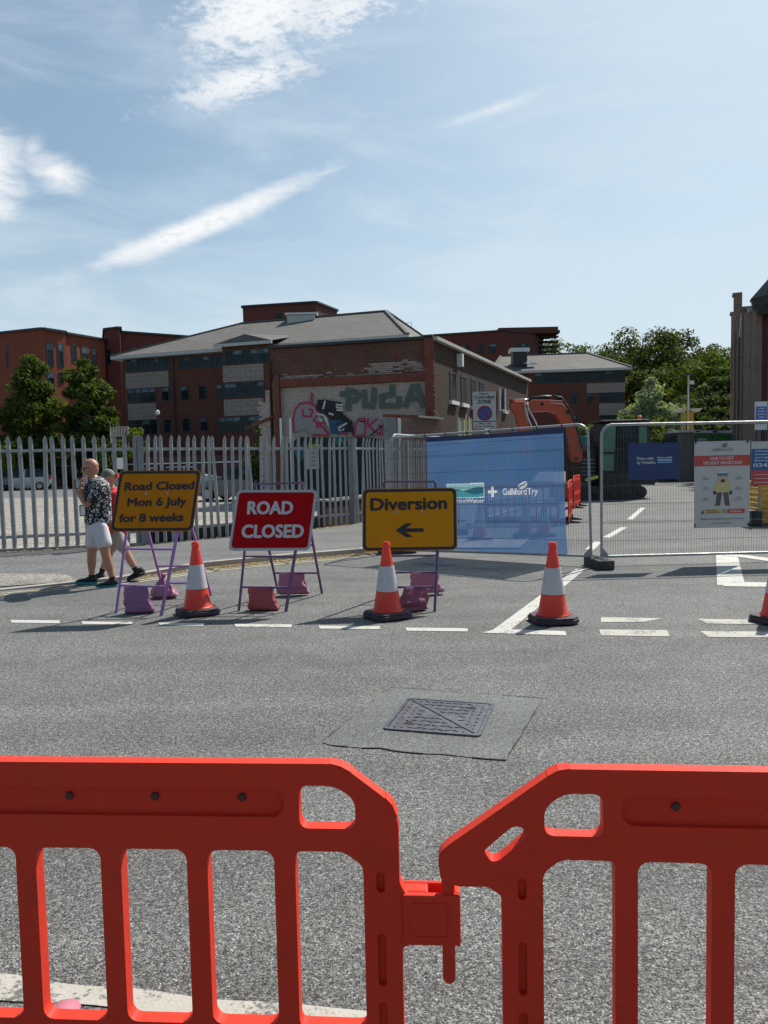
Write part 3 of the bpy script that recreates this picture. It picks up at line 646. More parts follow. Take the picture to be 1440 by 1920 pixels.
gpoly('silver_graffiti', gsil, [(205, 520), (205, 390), (240, 315), (310, 300), (375, 330), (400, 400), (470, 545), (340, 548), (300, 500)], .056)
gpoly('silver_graffiti', gsil, [(655, 550), (665, 430), (720, 412), (830, 415), (870, 440), (875, 535), (760, 548)], .056)
mb = MB()
for pts in [[(205, 520), (200, 420), (215, 350), (250, 308), (310, 300), (365, 325), (388, 375), (370, 410), (350, 428), (420, 480), (455, 525), (460, 543), (345, 543)], [(270, 350), (275, 400), (330, 405), (345, 360), (320, 345)], [(430, 455), (380, 450), (375, 485), (415, 480)], [(338, 230), (338, 295)]]:
    stroke(mb, pts, .085, .062)
mb.build('pink_graffiti', gp, wh); mb = MB()
for pts in [[(655, 550), (672, 460), (690, 422), (735, 420), (742, 500), (735, 545), (660, 550)], [(825, 425), (765, 475), (830, 530), (870, 535)], [(760, 420), (758, 470)], [(540, 520), (600, 535)], [(840, 470), (875, 480), (850, 520)]]:
    stroke(mb, pts, .085, .062)
mb.build('pink_graffiti', gp, wh)
gpoly('black_graffiti_and_base', gk, [(385, 278), (440, 278), (560, 298), (572, 385), (640, 440), (645, 520), (560, 520), (500, 470), (455, 400), (370, 350)], .068)
gpoly('blue_graffiti', gbl, [(470, 430), (560, 430), (600, 480), (545, 540), (480, 530)], .072)
mb = MB()
for pts in [[(440, 290), (425, 345)], [(525, 315), (570, 318)], [(525, 335), (570, 340)], [(530, 355), (572, 358)], [(380, 385), (430, 395), (455, 430)], [(440, 415), (465, 470)], [(470, 380), (500, 390)], [(540, 490), (600, 455)], [(400, 420), (415, 440)], [(545, 505), (580, 500)]]: stroke(mb, pts, .07, .076)
mb.build('white_graffiti', gw, wh)
mb = MB()
for pts in [[(520, 470), (600, 420)], [(560, 500), (610, 465), (625, 520)], [(640, 445), (650, 545)], [(700, 440), (740, 440)], [(780, 545), (870, 470)]]: stroke(mb, pts, .05, .079)
mb.build('black_outline', gk, wh)
gpoly('black_graffiti_and_base', mat('dark_wall_base', (.03, .035, .035), .9, .4, 2), [(250, 560), (760, 562), (1190, 600), (1190, 1150), (160, 1150), (160, 610)], .064); gpoly('teal_graffiti', gb, [(500, 562), (600, 562), (585, 600), (520, 620)], .068); gpoly('teal_graffiti', gb, [(200, 640), (250, 600), (300, 680), (240, 760)], .068)  # first sheet: near-black colour over the lower part of the wall
gpoly('yellow_graffiti', gy, [(310, 610), (400, 610), (400, 645), (310, 645)], .07)
# side-wall graffiti
mb = MB(); s0, z0 = W(856, 815, WR, sdv); s1, z1 = W(884, 775, WR, sdv)
for k in range(9):
    mb.cur = k % 3; a = s0+(s1-s0)*k/9; h = random.uniform(.6, 1); mb.prism([(a, z0-.3), (a+(s1-s0)/10, z0-.3), (a+(s1-s0)/11, z0+(z1-z0)*h), (a+.05, z0+(z1-z0)*h*.9)], WR-WL, sdv, zz, sn, .006)
mb.build('side_graffiti', [gb, gy, gsil], wh)
# low wall joining warehouse corner, with rusty capping; grey gate post
lw = thing('boundary_wall', 'lower brown brick wall with rusty metal capping beside the warehouse corner', 'wall', (0.6, 26.6, 0))
pL = P(748, 783, 25.5); pR = P(826, 775, 27.4)
aL = Vector((pL.x, pL.y, 0)); aR = Vector((pR.x, pR.y, 0)); dl = (aR-aL).normalized(); nl = Vector((dl.y, -dl.x, 0))
loc_ = lw.location
o = MB().prism([(0, 0), ((aR-aL).length, 0), ((aR-aL).length, pR.z-.1), (0, pL.z)], (0, 0, 0), (1, 0, 0), (0, 0, 1), (0, 1, 0), .25).build('brickwork', brick('boundary_brick', (.13, .06, .045), (.17, .08, .06), (.20, .17, .15), .014, grime=.3, white=((.42, .40, .37), 2.2, .62, .7)), lw); o.location = aL-Vector(loc_); o.rotation_euler = (0, 0, atan2(dl.y, dl.x))
mb = MB(); mb.bar(P(722, 779, 25.5)-Vector(loc_), P(780, 781, 26.3)-Vector(loc_), .3, .08); mb.cur = 1; mb.bar(P(780, 781, 26.2)-Vector(loc_), P(825, 785, 27.3)-Vector(loc_), .3, .06); mb.build('metal_capping', [rust, copm], lw)
galv = mat('galvanised_steel', (.34, .345, .345), .5, .22, 9, metal=.25, bump=.001, bs=40, dirt=((.13, .12, .115), 5, .5))
galvd = mat('weathered_post_paint', (.20, .215, .21), .7, .2, 3, dirt=((.10, .10, .09), 2, .5))
p0 = P(732, 860, 22.5); gpst = thing('gate_post', 'wide grey gate post with a white edge behind the palisade fence', 'post', (p0.x, p0.y, 0)); zt_ = P(732, 783, 22.5).z
MB().box((0, 0, zt_/2), (.36, .3, zt_)).build('post', galvd, gpst); MB().box((.28, .02, zt_/2-.02), (.09, .1, zt_)).build('white_edge', whitef, gpst)
for px_, lab in ((528, 'thin pale post, left one of two against the graffiti wall'), (546, 'thin pale post, right one of two against the graffiti wall')):
    p0 = P(px_, 850, 27.5); tag(MB().bar((0, 0, 0), (0, 0, P(px_, 784, 27.5).z), .07).build('metal_post', whitef, loc=(p0.x, p0.y, 0)), lab, 'post')
# --- red brick hall on the right edge
hallb = brick('hall_brick', (.21, .145, .115), (.26, .18, .14), (.20, .16, .14), .01, grime=.25); redp = mat('dark_red_render', (.095, .010, .012), .6, .25, 2)
ZH0 = P(1382, 880, 48); hp = Vector((ZH0.x, 48, 0)); q_ = P(1409, 880, 37.5); hd = (Vector((q_.x, 37.5, 0))-hp); HL = hd.length; hd.normalize(); hn = Vector((hd.y, -hd.x, 0))
if hn.x > 0: hn = -hn
hall = thing('brick_hall', 'tall brick hall with dark red recesses and projecting piers at the right edge', 'building', hp)
zf = P(1409, 572, 37.5).z; ztop = 10.4
def HP(s, o_, z): return hd*s+hn*o_+zz*z
def hbox(mb, s0, s1, o0, o1, z0, z1):
    a = [HP(s, o_, z) for z in (z0, z1) for s, o_ in ((s0, o0), (s1, o0), (s1, o1), (s0, o1))]; mb.add(a, [(0, 1, 2, 3), (7, 6, 5, 4), (0, 4, 5, 1), (1, 5, 6, 2), (2, 6, 7, 3), (3, 7, 4, 0)])
mb = MB(); hbox(mb, 0, HL, -10, -.02, 0, zf-.3); mb.build('wall', redp, hall)
for k, (s, zt_) in enumerate(((.1, P(1385, 592, 48).z), (2.6, P(1392, 556, 45.5).z), (6.2, zf+.2), (9.6, zf))):
    mb = MB(); hbox(mb, s, s+.6, -.01, .42, 0, zt_); hbox(mb, s-.05, s+.65, -.01, .50, zt_, zt_+.15); mb.build('pier', hallb, hall)
for s in (.95, 1.7, 3.5, 4.6, 5.4, 7.1, 8.4):
    mb = MB(); hbox(mb, s, s+.42, -.01, .05, 2.2, zf-.8); mb.build('red_recess', redp, hall)
for s, z0, z1, m in ((1.45, 3.2, 5.6, whitef), (4.2, 3.0, 6.2, whitef), (6.0, 3.0, 8.0, dkmet), (8.0, 1, 8.6, dkmet)):
    mb = MB(); hbox(mb, s, s+.16, 0, .30, z0, z1); mb.build('downpipe', m, hall)
MB().bar(HP(5.0, .3, zf-1.6), HP(8.8, .3, zf+.1), .12, .18).build('white_verge', whitef, hall)
mb = MB(); hbox(mb, -.1, HL, -.05, .2, zf-.3, zf-.05); mb.build('cornice', copm, hall)
fo_ = HP(HL, 0, 0)       # street-facing front with buttresses
for x, w__, m, zt_ in ((.0, .30, hallb, zf), (.33, .24, redp, zf-1.0), (.60, .5, hallb, zf-.1), (1.15, .3, redp, zf-1.4), (1.5, .8, hallb, zf)):
    MB().box((fo_.x+x+w__/2, fo_.y+(.12 if m is redp else -.05), zt_/2), (w__, .5, zt_)).build('pier' if m is hallb else 'red_recess', m, hall)
MB().box((fo_.x+5, fo_.y+.6, zf/2-.1), (10, .7, zf-.2)).build('front_wall', hallb, hall)
rl = mat('lead_roof', (.03, .036, .048), .7, spec=.15); MB().add([HP(0, -.3, zf), HP(HL, -.3, zf), HP(HL, -6, zf+2), HP(0, -6, zf+2)], [(0, 1, 2, 3)]).build('roof', slate, hall)
tw = P(1450, 560, 36.8)-hp
tb = MB(); tb.add([(tw.x+r_*cos(a), tw.y+r_*sin(a), z) for r_, z in ((.55, tw.z-.75), (.95, tw.z-.35), (1.02, tw.z)) for a in np.linspace(0, 2*pi, 9)[:-1]], [(l*8+i, l*8+(i+1) % 8, (l+1)*8+(i+1) % 8, (l+1)*8+i) for l in range(2) for i in range(8)]); tb.build('turret', dkmet, hall)
tb = MB(); rim = [(tw.x+1.08*cos(a), tw.y+1.08*sin(a), tw.z) for a in np.linspace(0, 2*pi, 9)[:-1]]; tb.add(rim+[(tw.x, tw.y, tw.z+1.2)], [(i, (i+1) % 8, 8) for i in range(8)]+[tuple(range(8))]); tb.build('turret_roof', rl, hall)
# street sign panel by the hall
p = P(1426, 850, 33); bs_ = thing('notice_sign', 'tall pale blue notice board on legs in front of the brick hall', 'sign', (p.x, p.y, 0))
bluem = mat('sign_blue', (.10, .16, .42), .5, .08); z0, z1 = P(1426, 806, 33).z, P(1426, 753, 33).z
MB().box((0, 0, (z0+z1)/2), (.52, .05, z1-z0)).build('board', whitef, bs_); MB().box((0, -.03, (z0+z1)/2+.02), (.46, .012, (z1-z0)*.62)).build('blue_panel', bluem, bs_)
mb = MB()
for k in range(6): mb.box((0, -.04, z0+.3+k*.12), (.34-.05*(k % 3), .006, .03))
mb.build('lettering', whitef, bs_); mb = MB(); mb.bar((-.18, 0, 0), (-.18, 0, z0), .05); mb.bar((.18, 0, 0), (.18, 0, z0), .05); mb.build('leg', dkmet, bs_)
#SPLIT2
# ------------------------------------------------------------------ trees and shrubs
bark = mat('bark', (.09, .07, .055), .9, .3, 6, bump=.01, bs=20)
lf_mid = leafmat('leaf_mid_green', (.040, .060, .012), (.105, .135, .030)); lf_dark = leafmat('leaf_dark_green', (.036, .048, .016), (.098, .112, .042)); lf_deep = leafmat('leaf_deep_green', (.025, .042, .012), (.055, .085, .024)); lf_yel = leafmat('leaf_yellow_green', (.075, .11, .015), (.17, .20, .035))  # third one is the darkest leaf green, for the low bushes
lf_grey = leafmat('leaf_grey_green', (.17, .20, .14), (.33, .36, .26)); lf_olive = leafmat('leaf_olive', (.06, .075, .025), (.11, .12, .045))
def crown(name, m, parent, cz, rx, rz, nclump, nleaf, size, crad, seed, taper=.0, flat=.0):
    r = np.random.default_rng(seed); cs = []
    while len(cs) < nclump:
        d = r.normal(size=3); d /= np.linalg.norm(d); rad = r.uniform(.35, 1)**.5
        x, y, z = d*rad; w = 1-taper*max(z, 0)-.25*max(-z, 0); w *= 1+.18*sin(3*atan2(y, x)+seed)+.12*sin(5*z+seed)
        cs.append((x*rx*w, y*rx*w, cz+z*rz))
    cs = np.array(cs); cr = crad*r.uniform(.55, 1.25, nclump)
    idx = np.repeat(np.arange(nclump), nleaf); N = len(idx)
    d = r.normal(size=(N, 3)); d /= np.linalg.norm(d, axis=1)[:, None]; rad = r.uniform(.2, 1, N)**.45
    p = cs[idx]+d*(rad*cr[idx])[:, None]*np.array([1.15, 1.15, .8])
    n_ = d+r.normal(size=(N, 3))*.6+np.array([0, 0, .4]); n_ /= np.linalg.norm(n_, axis=1)[:, None]
    a = np.cross(n_, r.normal(size=(N, 3))); a /= np.linalg.norm(a, axis=1)[:, None]; b = np.cross(n_, a)
    s = size*r.uniform(.5, 1.2, N)[:, None]; v = np.stack([p-a*s, p-b*s*.55, p+a*s, p+b*s*.55], 1).reshape(-1, 3)
    me = bpy.data.meshes.new(name); me.vertices.add(4*N); me.vertices.foreach_set('co', v.ravel()); me.loops.add(4*N); me.loops.foreach_set('vertex_index', np.arange(4*N))
    me.polygons.add(N); me.polygons.foreach_set('loop_start', np.arange(0, 4*N, 4)); me.polygons.foreach_set('loop_total', np.full(N, 4)); me.update(); me.validate(); me.materials.append(m)
    o = link('crown', me, parent); return o, cs
def tree(label, loc, H, rx, m, nclump=60, nleaf=90, size=.16, crad=None, cb=.2, seed=1, taper=.5, name='tree', cat='tree', group=None, tr=.16):
    t = thing(name, label, cat, loc, 0, group); rz = H*(1-cb)/2; cz = H*cb+rz; o, cs = crown('crown', m, t, cz, rx, rz*.93, nclump, nleaf, size, crad or rx*.33, seed, taper)
    mb = MB(); r = random.Random(seed); mb.tube([(0, 0, -.1), (r.uniform(-.1, .1), 0, H*.25), (r.uniform(-.2, .2), .1, H*.55), (0, 0, H*.9)], [tr, tr*.8, tr*.5, tr*.12], 8)
    for k in range(10):
        c = Vector(cs[k*5 % len(cs)]); z = min(H*.7, max(H*.15, c.z*.55)); mb.tube([(0, 0, z), (c.x*.5, c.y*.5, (z+c.z)/2+.2), tuple(c)], [tr*.4, tr*.25, tr*.06], 5)
    mb.build('trunk', bark, t, smooth=True); return t
def gp_(px, Y, z=0): p = P(px, 880, Y); return (p.x, p.y, z)
def hgt(px, py, Y): return P(px, py, Y).z
tree('feathery mid green tree, taller left one of the pair behind the fence', gp_(66, 62), hgt(66, 662, 62), 2.15, lf_mid, 90, 120, .20, .80, .05, 13, .48)
tree('rounder bright green tree, right one of the pair behind the fence', gp_(166, 61), hgt(166, 664, 61), 1.78, lf_mid, 75, 120, .25, .72, .05, 8, .10)
tree('low leafy tree cut off by the left edge behind the fence', gp_(-12, 60), hgt(0, 755, 60), 2.6, lf_mid, 50, 90, .16, .6, .05, 5, .4)
tree('small yellow green sapling standing left of the office windows', gp_(257, 60), hgt(257, 795, 60), 1.0, lf_yel, 22, 60, .13, .35, .2, 6, .4, tr=.06)
tree('dark ivy like bush against the broken end of the warehouse', gp_(492, 31), hgt(490, 775, 31), .8, lf_dark, 30, 80, .10, .35, .0, 9, .5, name='bush', cat='bush', tr=.05)
for px, py, Y, r_, m_, lab, sd_ in [(55, 815, 59, 2.0, lf_deep, 'dark bush below the feathery tree', 21), (120, 822, 59, 1.6, lf_deep, 'dark bush between the pair of trees', 22), (205, 812, 59, 1.8, lf_mid, 'low bush right of the round tree', 23), (5, 820, 58, 1.7, lf_yel, 'yellowish bush at the far left edge behind the fence', 24)]:
    tree(lab, gp_(px, Y), hgt(px, py, Y), r_, m_, 26, 80, .14, .6, .0, sd_, .3, name='bush', cat='bush', tr=.06)
# hill
mb = MB(); N = 24
rows = []
for j, (yy, zz_) in enumerate(((125, 0), (160, 6), (230, 13), (420, 15))):
    rows.append([(-10+i*14, yy+6*sin(i), zz_*(.35 if i < 3 else 1)) for i in range(N)])
for a, b in zip(rows[:-1], rows[1:]):
    for i in range(N-1): mb.add([a[i], a[i+1], b[i+1], b[i]], [(0, 1, 2, 3)])
struct(mb.build('hill', mat('hill_ground', (.03, .045, .015), .95, .3, .3)))
woods = [(1205, 606, 125, 7.0, lf_dark, 'tall dark crown, highest of the wood on the hill', 31), (1258, 614, 128, 6.5, lf_dark, 'dark broad crown right of the highest tree of the wood', 32), (1170, 655, 122, 6, lf_dark, 'dark crown at the left shoulder of the wood', 33),
         (1330, 642, 135, 6, lf_mid, 'paler crown at the skyline toward the hall', 34), (1395, 634, 132, 6.5, lf_mid, 'thin crown on the skyline beside the hall', 35), (1080, 640, 170, 8, lf_mid, 'distant tree on the skyline above the right office roof', 36),
         (1130, 650, 150, 7, lf_mid, 'low skyline tree just left of the wood', 37), (1318, 665, 100, 6.2, lf_yel if False else lf_mid, 'large light green sunlit crown in front of the wood', 38), (1250, 700, 104, 6, lf_olive, 'olive crown in the middle of the wood', 39),
         (1195, 690, 108, 6, lf_dark, 'dark crown behind the silvery willow', 40), (1360, 700, 96, 5.5, lf_dark, 'dark crown beside the piers of the hall', 41), (1035, 632, 165, 7, lf_mid, 'distant tree peeping beside the louvred flats', 42),
         (1300, 656, 150, 9, lf_dark, 'dark crown filling the wood behind the sunlit tree', 43), (1235, 660, 150, 9, lf_dark, 'dark crown at the back of the wood', 44), (1400, 660, 140, 9, lf_dark, 'dark crown low beside the hall', 45), (1290, 740, 92, 5, lf_dark, 'deep green low tree behind the street lamp', 46), (1340, 745, 90, 5, lf_dark, 'deep green low tree left of the hall', 47)]
for px, py, Y, r_, m_, lab, sd_ in woods:
    tree(lab, gp_(px, Y), hgt(px, py-5, Y), r_*1.25, m_, 110, 150, .30, r_*.25, .0, sd_, .15, tr=.35)
tree('silvery grey green willow at the foot of the wood', gp_(1222, 84), hgt(1222, 708, 84), 2.9, lf_grey, 80, 170, .24, 1.0, .0, 51, .5)
tree('silvery low bush right of the willow', gp_(1246, 82), hgt(1246, 752, 82), 1.7, lf_grey, 30, 90, .22, .6, .0, 52, .5, name='bush', cat='bush', tr=.05)
for px, py, Y, lab, sd_ in [(1098, 786, 50, 'yellow green shrub behind the boom of the excavator', 61), (1125, 780, 52, 'yellow green shrub left of the green beacon', 62), (1187, 776, 50, 'yellow green shrub behind the orange beacon', 63), (1222, 785, 48, 'yellow green shrub right of the excavator cab', 64), (1240, 805, 47, 'low yellow green shrub near the white car', 65), (1345, 790, 78, 'pale shrub left of the brick hall', 66)]:
    tree(lab, gp_(px, Y), hgt(px, py, Y), .95, lf_yel, 30, 60, .16, .38, .0, sd_, .4, name='shrub', cat='shrub', tr=.04)
# brick wall with dark hedge behind the car park
dr_ = mat('maroon_paint', (.10, .015, .018), .6)
p = P(100, 880, 66); q_ = P(520, 880, 50)
bw = thing('car_park_wall', 'long low dark maroon wall with a pale rail behind the parked cars', 'wall', (p.x, p.y, 0)); qq = q_-p
MB().bar((0, 0, 1.1), (qq.x, qq.y, 1.1), .3, 2.2).build('brickwork', mat('maroon_brick', (.09, .035, .03), .85, .3, 1.5), bw); MB().bar((0, -.25, 1.75), (qq.x, qq.y-.25, 1.75), .08).build('rail', whitef, bw)
p = P(-60, 880, 66); q_ = P(115, 880, 66)
tag(MB().bar((0, 0, 1.2), ((q_-p).x, 0, 1.2), .3, 2.4).build('timber_fence', mat('dark_timber', (.03, .022, .018), .9, .3, 2), loc=(p.x, p.y, 0)), 'dark timber fence behind the silver car at the left', 'fence')
p = P(226, 880, 42)
nb = thing('notice_board', 'small white notice on a post in the car park above the left sign', 'sign', (p.x, p.y, 0)); MB().box((0, 0, 1.75), (.36, .04, .62)).build('board', whitef, nb); MB().bar((0, .04, 0), (0, .04, 1.6), .06).build('post', dkmet, nb)
p = P(300, 880, 58); lp = thing('lamp_post', 'slim black lamp post with pale lamp in front of the office', 'lamp post', (p.x, p.y, 0)); MB().tube([(0, 0, 0), (0, 0, hgt(301, 778, 58))], [.07, .04]).build('pole', dkmet, lp); MB().lathe([(.06, 0), (.16, .1), (.14, .3), (.02, .38)], 12, (0, 0, hgt(301, 778, 58))).build('lamp_head', whitef, lp)
p0 = P(208, 830, 60); gr = thing('guard_rail', 'grey guard railing left of the office ground floor', 'railing', (p0.x, p0.y, 0)); mb = MB(); zt_ = hgt(208, 801, 60); zb_ = hgt(208, 818, 60)
for k in range(12): mb.bar((k*.12, 0, zb_), (k*.12, 0, zt_), .03)
mb.bar((0, 0, zt_), (1.4, 0, zt_), .05); mb.bar((0, 0, zb_), (1.4, 0, zb_), .05); mb.bar((0, 0, 0), (0, 0, zt_), .06); mb.bar((1.4, 0, 0), (1.4, 0, zt_), .06); mb.build('bars', gutter, gr)

# ------------------------------------------------------------------ vehicles
tyre = mat('tyre_rubber', (.012, .012, .012), .8); rimm = mat('wheel_rim', (.35, .35, .36), .35, metal=.7); carglass = glassmat('car_glass', (.03, .045, .05), .06); lampm = mat('headlight_lens', (.6, .6, .6), .15); redl = mat('tail_light_lens', (.45, .01, .01), .2)
def paint(key, c): return mat(key, c, .28, .04, 3, coat=.6, metal=.15)
def car(label, loc, rz, pm, L=4.1, Wd=1.72, H=1.5, style='hatch', group='cars parked in the car park'):
    t = thing('parked_car', label, 'car', loc, rz, group); hl = L/2
    if style == 'hatch': st = [(-hl, .45, .80, .80), (-hl+.08, .28, .92, .95), (-hl+.25, .22, .98, 1.22), (-hl+.75, .20, .96, H-.03), (-.2, .20, .94, H), (.35, .20, .92, H-.05), (1.0, .20, .93, .99), (1.45, .20, .86, .88), (hl-.12, .24, .70, .71), (hl, .35, .55, .55)]
    else: st = [(-hl, .45, .85, .85), (-hl+.08, .28, .95, .96), (-hl+.75, .22, .98, 1.0), (-.95, .20, .96, H-.06), (-.2, .20, .94, H), (.3, .20, .92, H-.04), (1.0, .20, .92, .96), (1.5, .20, .84, .85), (hl-.12, .24, .68, .69), (hl, .35, .52, .52)]
    w = Wd/2; mb = MB(); vs = []; M_ = 9
    for x, zb, zm, zt_ in st:
        e = .82 if abs(abs(x)-hl) < .15 else 1.0; k = w*e; g = w*(.76 if zt_-zm > .25 else .9*e)
        vs += [(x, -k*.94, zb), (x, -k, (zb+zm)/2), (x, -k*.96, zm), (x, -g, zt_-.02), (x, 0, zt_+.01), (x, g, zt_-.02), (x, k*.96, zm), (x, k, (zb+zm)/2), (x, k*.94, zb)]
    fs = []; mi = []
    for i in range(len(st)-1):
        gl = max(st[i][3]-st[i][2], st[i+1][3]-st[i+1][2]) > .2
        slope = abs(st[i+1][3]-st[i][3]) > .2 and gl
        for j in range(M_-1):
            fs.append((i*M_+j, i*M_+j+1, (i+1)*M_+j+1, (i+1)*M_+j)); mi.append(1 if (gl and j in (2, 5)) or (slope and j in (3, 4)) else 0)
    fs += [tuple(range(M_)), tuple((len(st)-1)*M_+j for j in range(M_))]; mi += [0, 0]
    body = MB(); body.v = vs; body.f = [f for f, q in zip(fs, mi) if q == 0]; body.mi = [0]*len(body.f); o = body.build('body', pm, t, angle=35)
    g = MB(); g.v = vs; g.f = [f for f, q in zip(fs, mi) if q == 1]; g.mi = [0]*len(g.f); g.build('windows', carglass, t, angle=30)
    mb = MB()
    for x in (-.25, ): 
        for s in (-1, 1): mb.bar((x, s*w*.97, .95), (x, s*w*.79, H-.03), .09, .04)
    mb.build('door_pillar', pm, t)
    for x in (-hl+.72, hl-.78):
        for s in (-1, 1):
            wt = MB().lathe([(.10, -.1), (.28, -.11), (.315, -.06), (.315, .06), (.28, .11), (.10, .1)], 20).mesh('wheel', tyre, True); wt.transform(Matrix.Translation((x, s*(w-.09), .315)) @ Matrix.Rotation(pi/2, 4, 'X')); wo_ = link('wheel', wt, t)
            rm = MB().lathe([(.03, .0), (.19, .0), (.205, .03), (.19, .04), (.06, .02)], 12).mesh('rim', rimm); rm.transform(Matrix.Translation((x, s*(w-.09)+s*.085, .315)) @ Matrix.Rotation(-s*pi/2, 4, 'X')); link('rim', rm, wo_)
    for s in (-1, 1):
        MB().box((hl-.10, s*w*.62, .62), (.16, .32, .14)).build('headlight', lampm, t, bevel=.03); MB().box((-hl+.05, s*w*.70, .86), (.12, .2, .22)).build('tail_light', redl, t, bevel=.02)
        MB().box((.72, s*(w+.06), 1.0), (.12, .16, .11)).build('mirror', pm, t, bevel=.02)
    MB().box((hl-.01, 0, .46), (.04, .5, .11)).build('number_plate', whitef, t); return t
silver = paint('silver_paint', (.42, .43, .45)); redpt = paint('red_paint', (.40, .012, .02)); bluepl = paint('blue_grey_paint', (.16, .21, .26)); whitept = paint('white_paint', (.65, .66, .66)); blackpt = paint('black_paint', (.015, .016, .018)); maroon = paint('maroon_car_paint', (.10, .012, .02)); greyp = paint('grey_car_paint', (.10, .105, .11))
def gc(px, py): p = G(px, py); return (p.x, p.y, 0)
car('silver hatchback parked side on between the fence pales at the left', gc(48, 919), pi+.10, silver, 4.0, 1.7, 1.55)
car('pale blue grey car cut off by the left edge', gc(-28, 921), pi-.25, bluepl, 4.2, 1.75, 1.5)
car('maroon car parked beyond the silver hatchback', gc(112, 907), .1, maroon, 4.1, 1.72, 1.45)
car('bright red car partly hidden behind the head of the bald man', gc(163, 915), -1.0, redpt, 4.0, 1.72, 1.5)
car('white car roof showing over the left yellow sign', gc(292, 914), .1, whitept, 4.3, 1.75, 1.45, 'saloon')
car('silver car with its front showing right of the left yellow sign', gc(356, 917), .15, silver, 4.4, 1.78, 1.5)
car('black saloon seen between pales above the road closed sign', gc(455, 905), .6, blackpt, 4.4, 1.78, 1.45, 'saloon')
car('dark grey estate nearest behind the fence, left of the road closed sign top', gc(462, 938), 2.9, greyp, 4.3, 1.8, 1.5)
car('white car beyond the site fence beside the green bins', gc(1247, 892), 2.6, whitept, 4.2, 1.75, 1.5, 'hatch', 'cars beyond the site fence')
car('pale silver car far off left of the white car', gc(1206, 886), 2.9, silver, 4.2, 1.75, 1.45, 'saloon', 'cars beyond the site fence')

# ------------------------------------------------------------------ excavator
orange = mat('excavator_orange', (.46, .050, .005), .5, .12, 2, dirt=((.12, .06, .04), 3, .4), coat=.3); black = mat('machine_black', (.012, .013, .014), .55, .2, 3, dirt=((.06, .05, .045), 3, .6)); chrome = mat('hydraulic_chrome', (.6, .6, .6), .2, metal=.9); cabgl = mat('green_tinted_glass', (.07, .18, .12), .08, .25, 1.2); greenp = mat('green_beacon_lens', (.01, .30, .12), .3); oranp = mat('orange_beacon_lens', (.75, .20, .02), .3)
yel_m = mat('safety_yellow', (.55, .50, .08), .6); YE = 28.6; ex0 = P(1150, 934, YE); ex = thing('excavator', 'orange tracked excavator with raised folded boom and dark green tinted cab', 'excavator', (ex0.x, YE, 0)); exo = Vector((ex0.x, YE, 0))
def ep(px, py, Y=YE): p = P(px, py, Y)-exo; return (p.x, p.z)
def epr(name, pts, y0, t, m, par=None, bev=.02): return MB().prism([ep(*q) for q in pts], (0, y0, 0), (1, 0, 0), (0, 0, 1), (0, 1, 0), t).build(name, m, par or ex, bevel=bev)
bo = epr('boom', [(1066, 864), (1078, 868), (1086, 858), (1079, 830), (1074, 812), (1063, 772), (1057, 760), (1049, 754), (1020, 752), (992, 752), (984, 757), (990, 774), (1022, 773), (1034, 777), (1041, 787), (1050, 812), (1058, 835)], -.6, .32, orange)
st_ = epr('arm', [(950, 750), (958, 749), (961, 754), (990, 757), (988, 768), (977, 764), (980, 785), (989, 806), (992, 850), (980, 870), (972, 838), (968, 805), (962, 780), (952, 765)], -.58, .27, orange)
epr('bucket', [(962, 862), (992, 858), (1003, 885), (985, 905), (962, 900)], -.75, .6, black)
def tb2(name, pts, r, m, par, y=-.35, n=8):
    return MB().tube([(ep(*q)[0], y, ep(*q)[1]) for q in pts], r, n).build(name, m, par, smooth=True)
tb2('arm_cylinder', [(962, 752), (992, 751)], .05, chrome, bo); tb2('cylinder_barrel', [(990, 750.5), (1018, 746.5), (1030, 747)], .085, black, bo)
tb2('boom_cylinder', [(1060, 900), (1052, 840), (1047, 800)], .07, black, bo, -.75)
tb2('hydraulic_hose', [(978, 758), (980, 770), (984, 785), (990, 800), (992, 812)], .03, chrome, st_, -.62); tb2('hydraulic_hose', [(982, 758), (986, 772), (994, 786), (1000, 798), (998, 812)], .03, chrome, st_, -.66); tb2('hydraulic_hose', [(1030, 745), (1045, 748), (1060, 770), (1072, 800), (1082, 838), (1090, 855)], .035, black, bo, -.66); tb2('hydraulic_hose', [(1024, 757), (1048, 760), (1060, 775)], .02, chrome, bo, -.62)
for px_, py_ in ((1057, 775), (1010, 760), (953, 756), (1073, 860)): 
    x, z = ep(px_, py_); me = MB().lathe([(.06, 0), (.06, .03)], 12).mesh('pivot_pin', black); me.transform(Matrix.Translation((x, -.60, z)) @ Matrix.Rotation(pi/2, 4, 'X')); link('pivot_pin', me, bo)
cb_ = epr('cab', [(1112, 888), (1112, 812), (1118, 798), (1130, 795), (1196, 795), (1204, 800), (1205, 888)], -.75, 1.5, black)
for i, pts in enumerate(([(1116, 848), (1116, 812), (1121, 801), (1143, 801), (1141, 848)], [(1185, 850), (1185, 802), (1199, 802), (1200, 850)], [(1149, 880), (1149, 803), (1180, 803), (1180, 880)], [(1117, 882), (1117, 852), (1140, 852), (1139, 882)])):
    epr('cab_window', pts, -.775, .02, cabgl if i in (0, 1) else (glass if i == 2 else cabgl), cb_, 0)
mb = MB()
for a, b in (((1146, 800), (1144, 886)), ((1182.5, 800), (1182.5, 888)), ((1114, 850), (1143, 850))): mb.bar((ep(*a)[0], -.8, ep(*a)[1]), (ep(*b)[0], -.8, ep(*b)[1]), .05)
mb.build('cab_frame', black, cb_); mb = MB(); a = ep(1120, 793); b = ep(1200, 793); mb.box(((a[0]+b[0])/2, 0, a[1]+.02), (b[0]-a[0]+.15, 1.6, .08)); mb.build('cab_roof', black, cb_, bevel=.02)
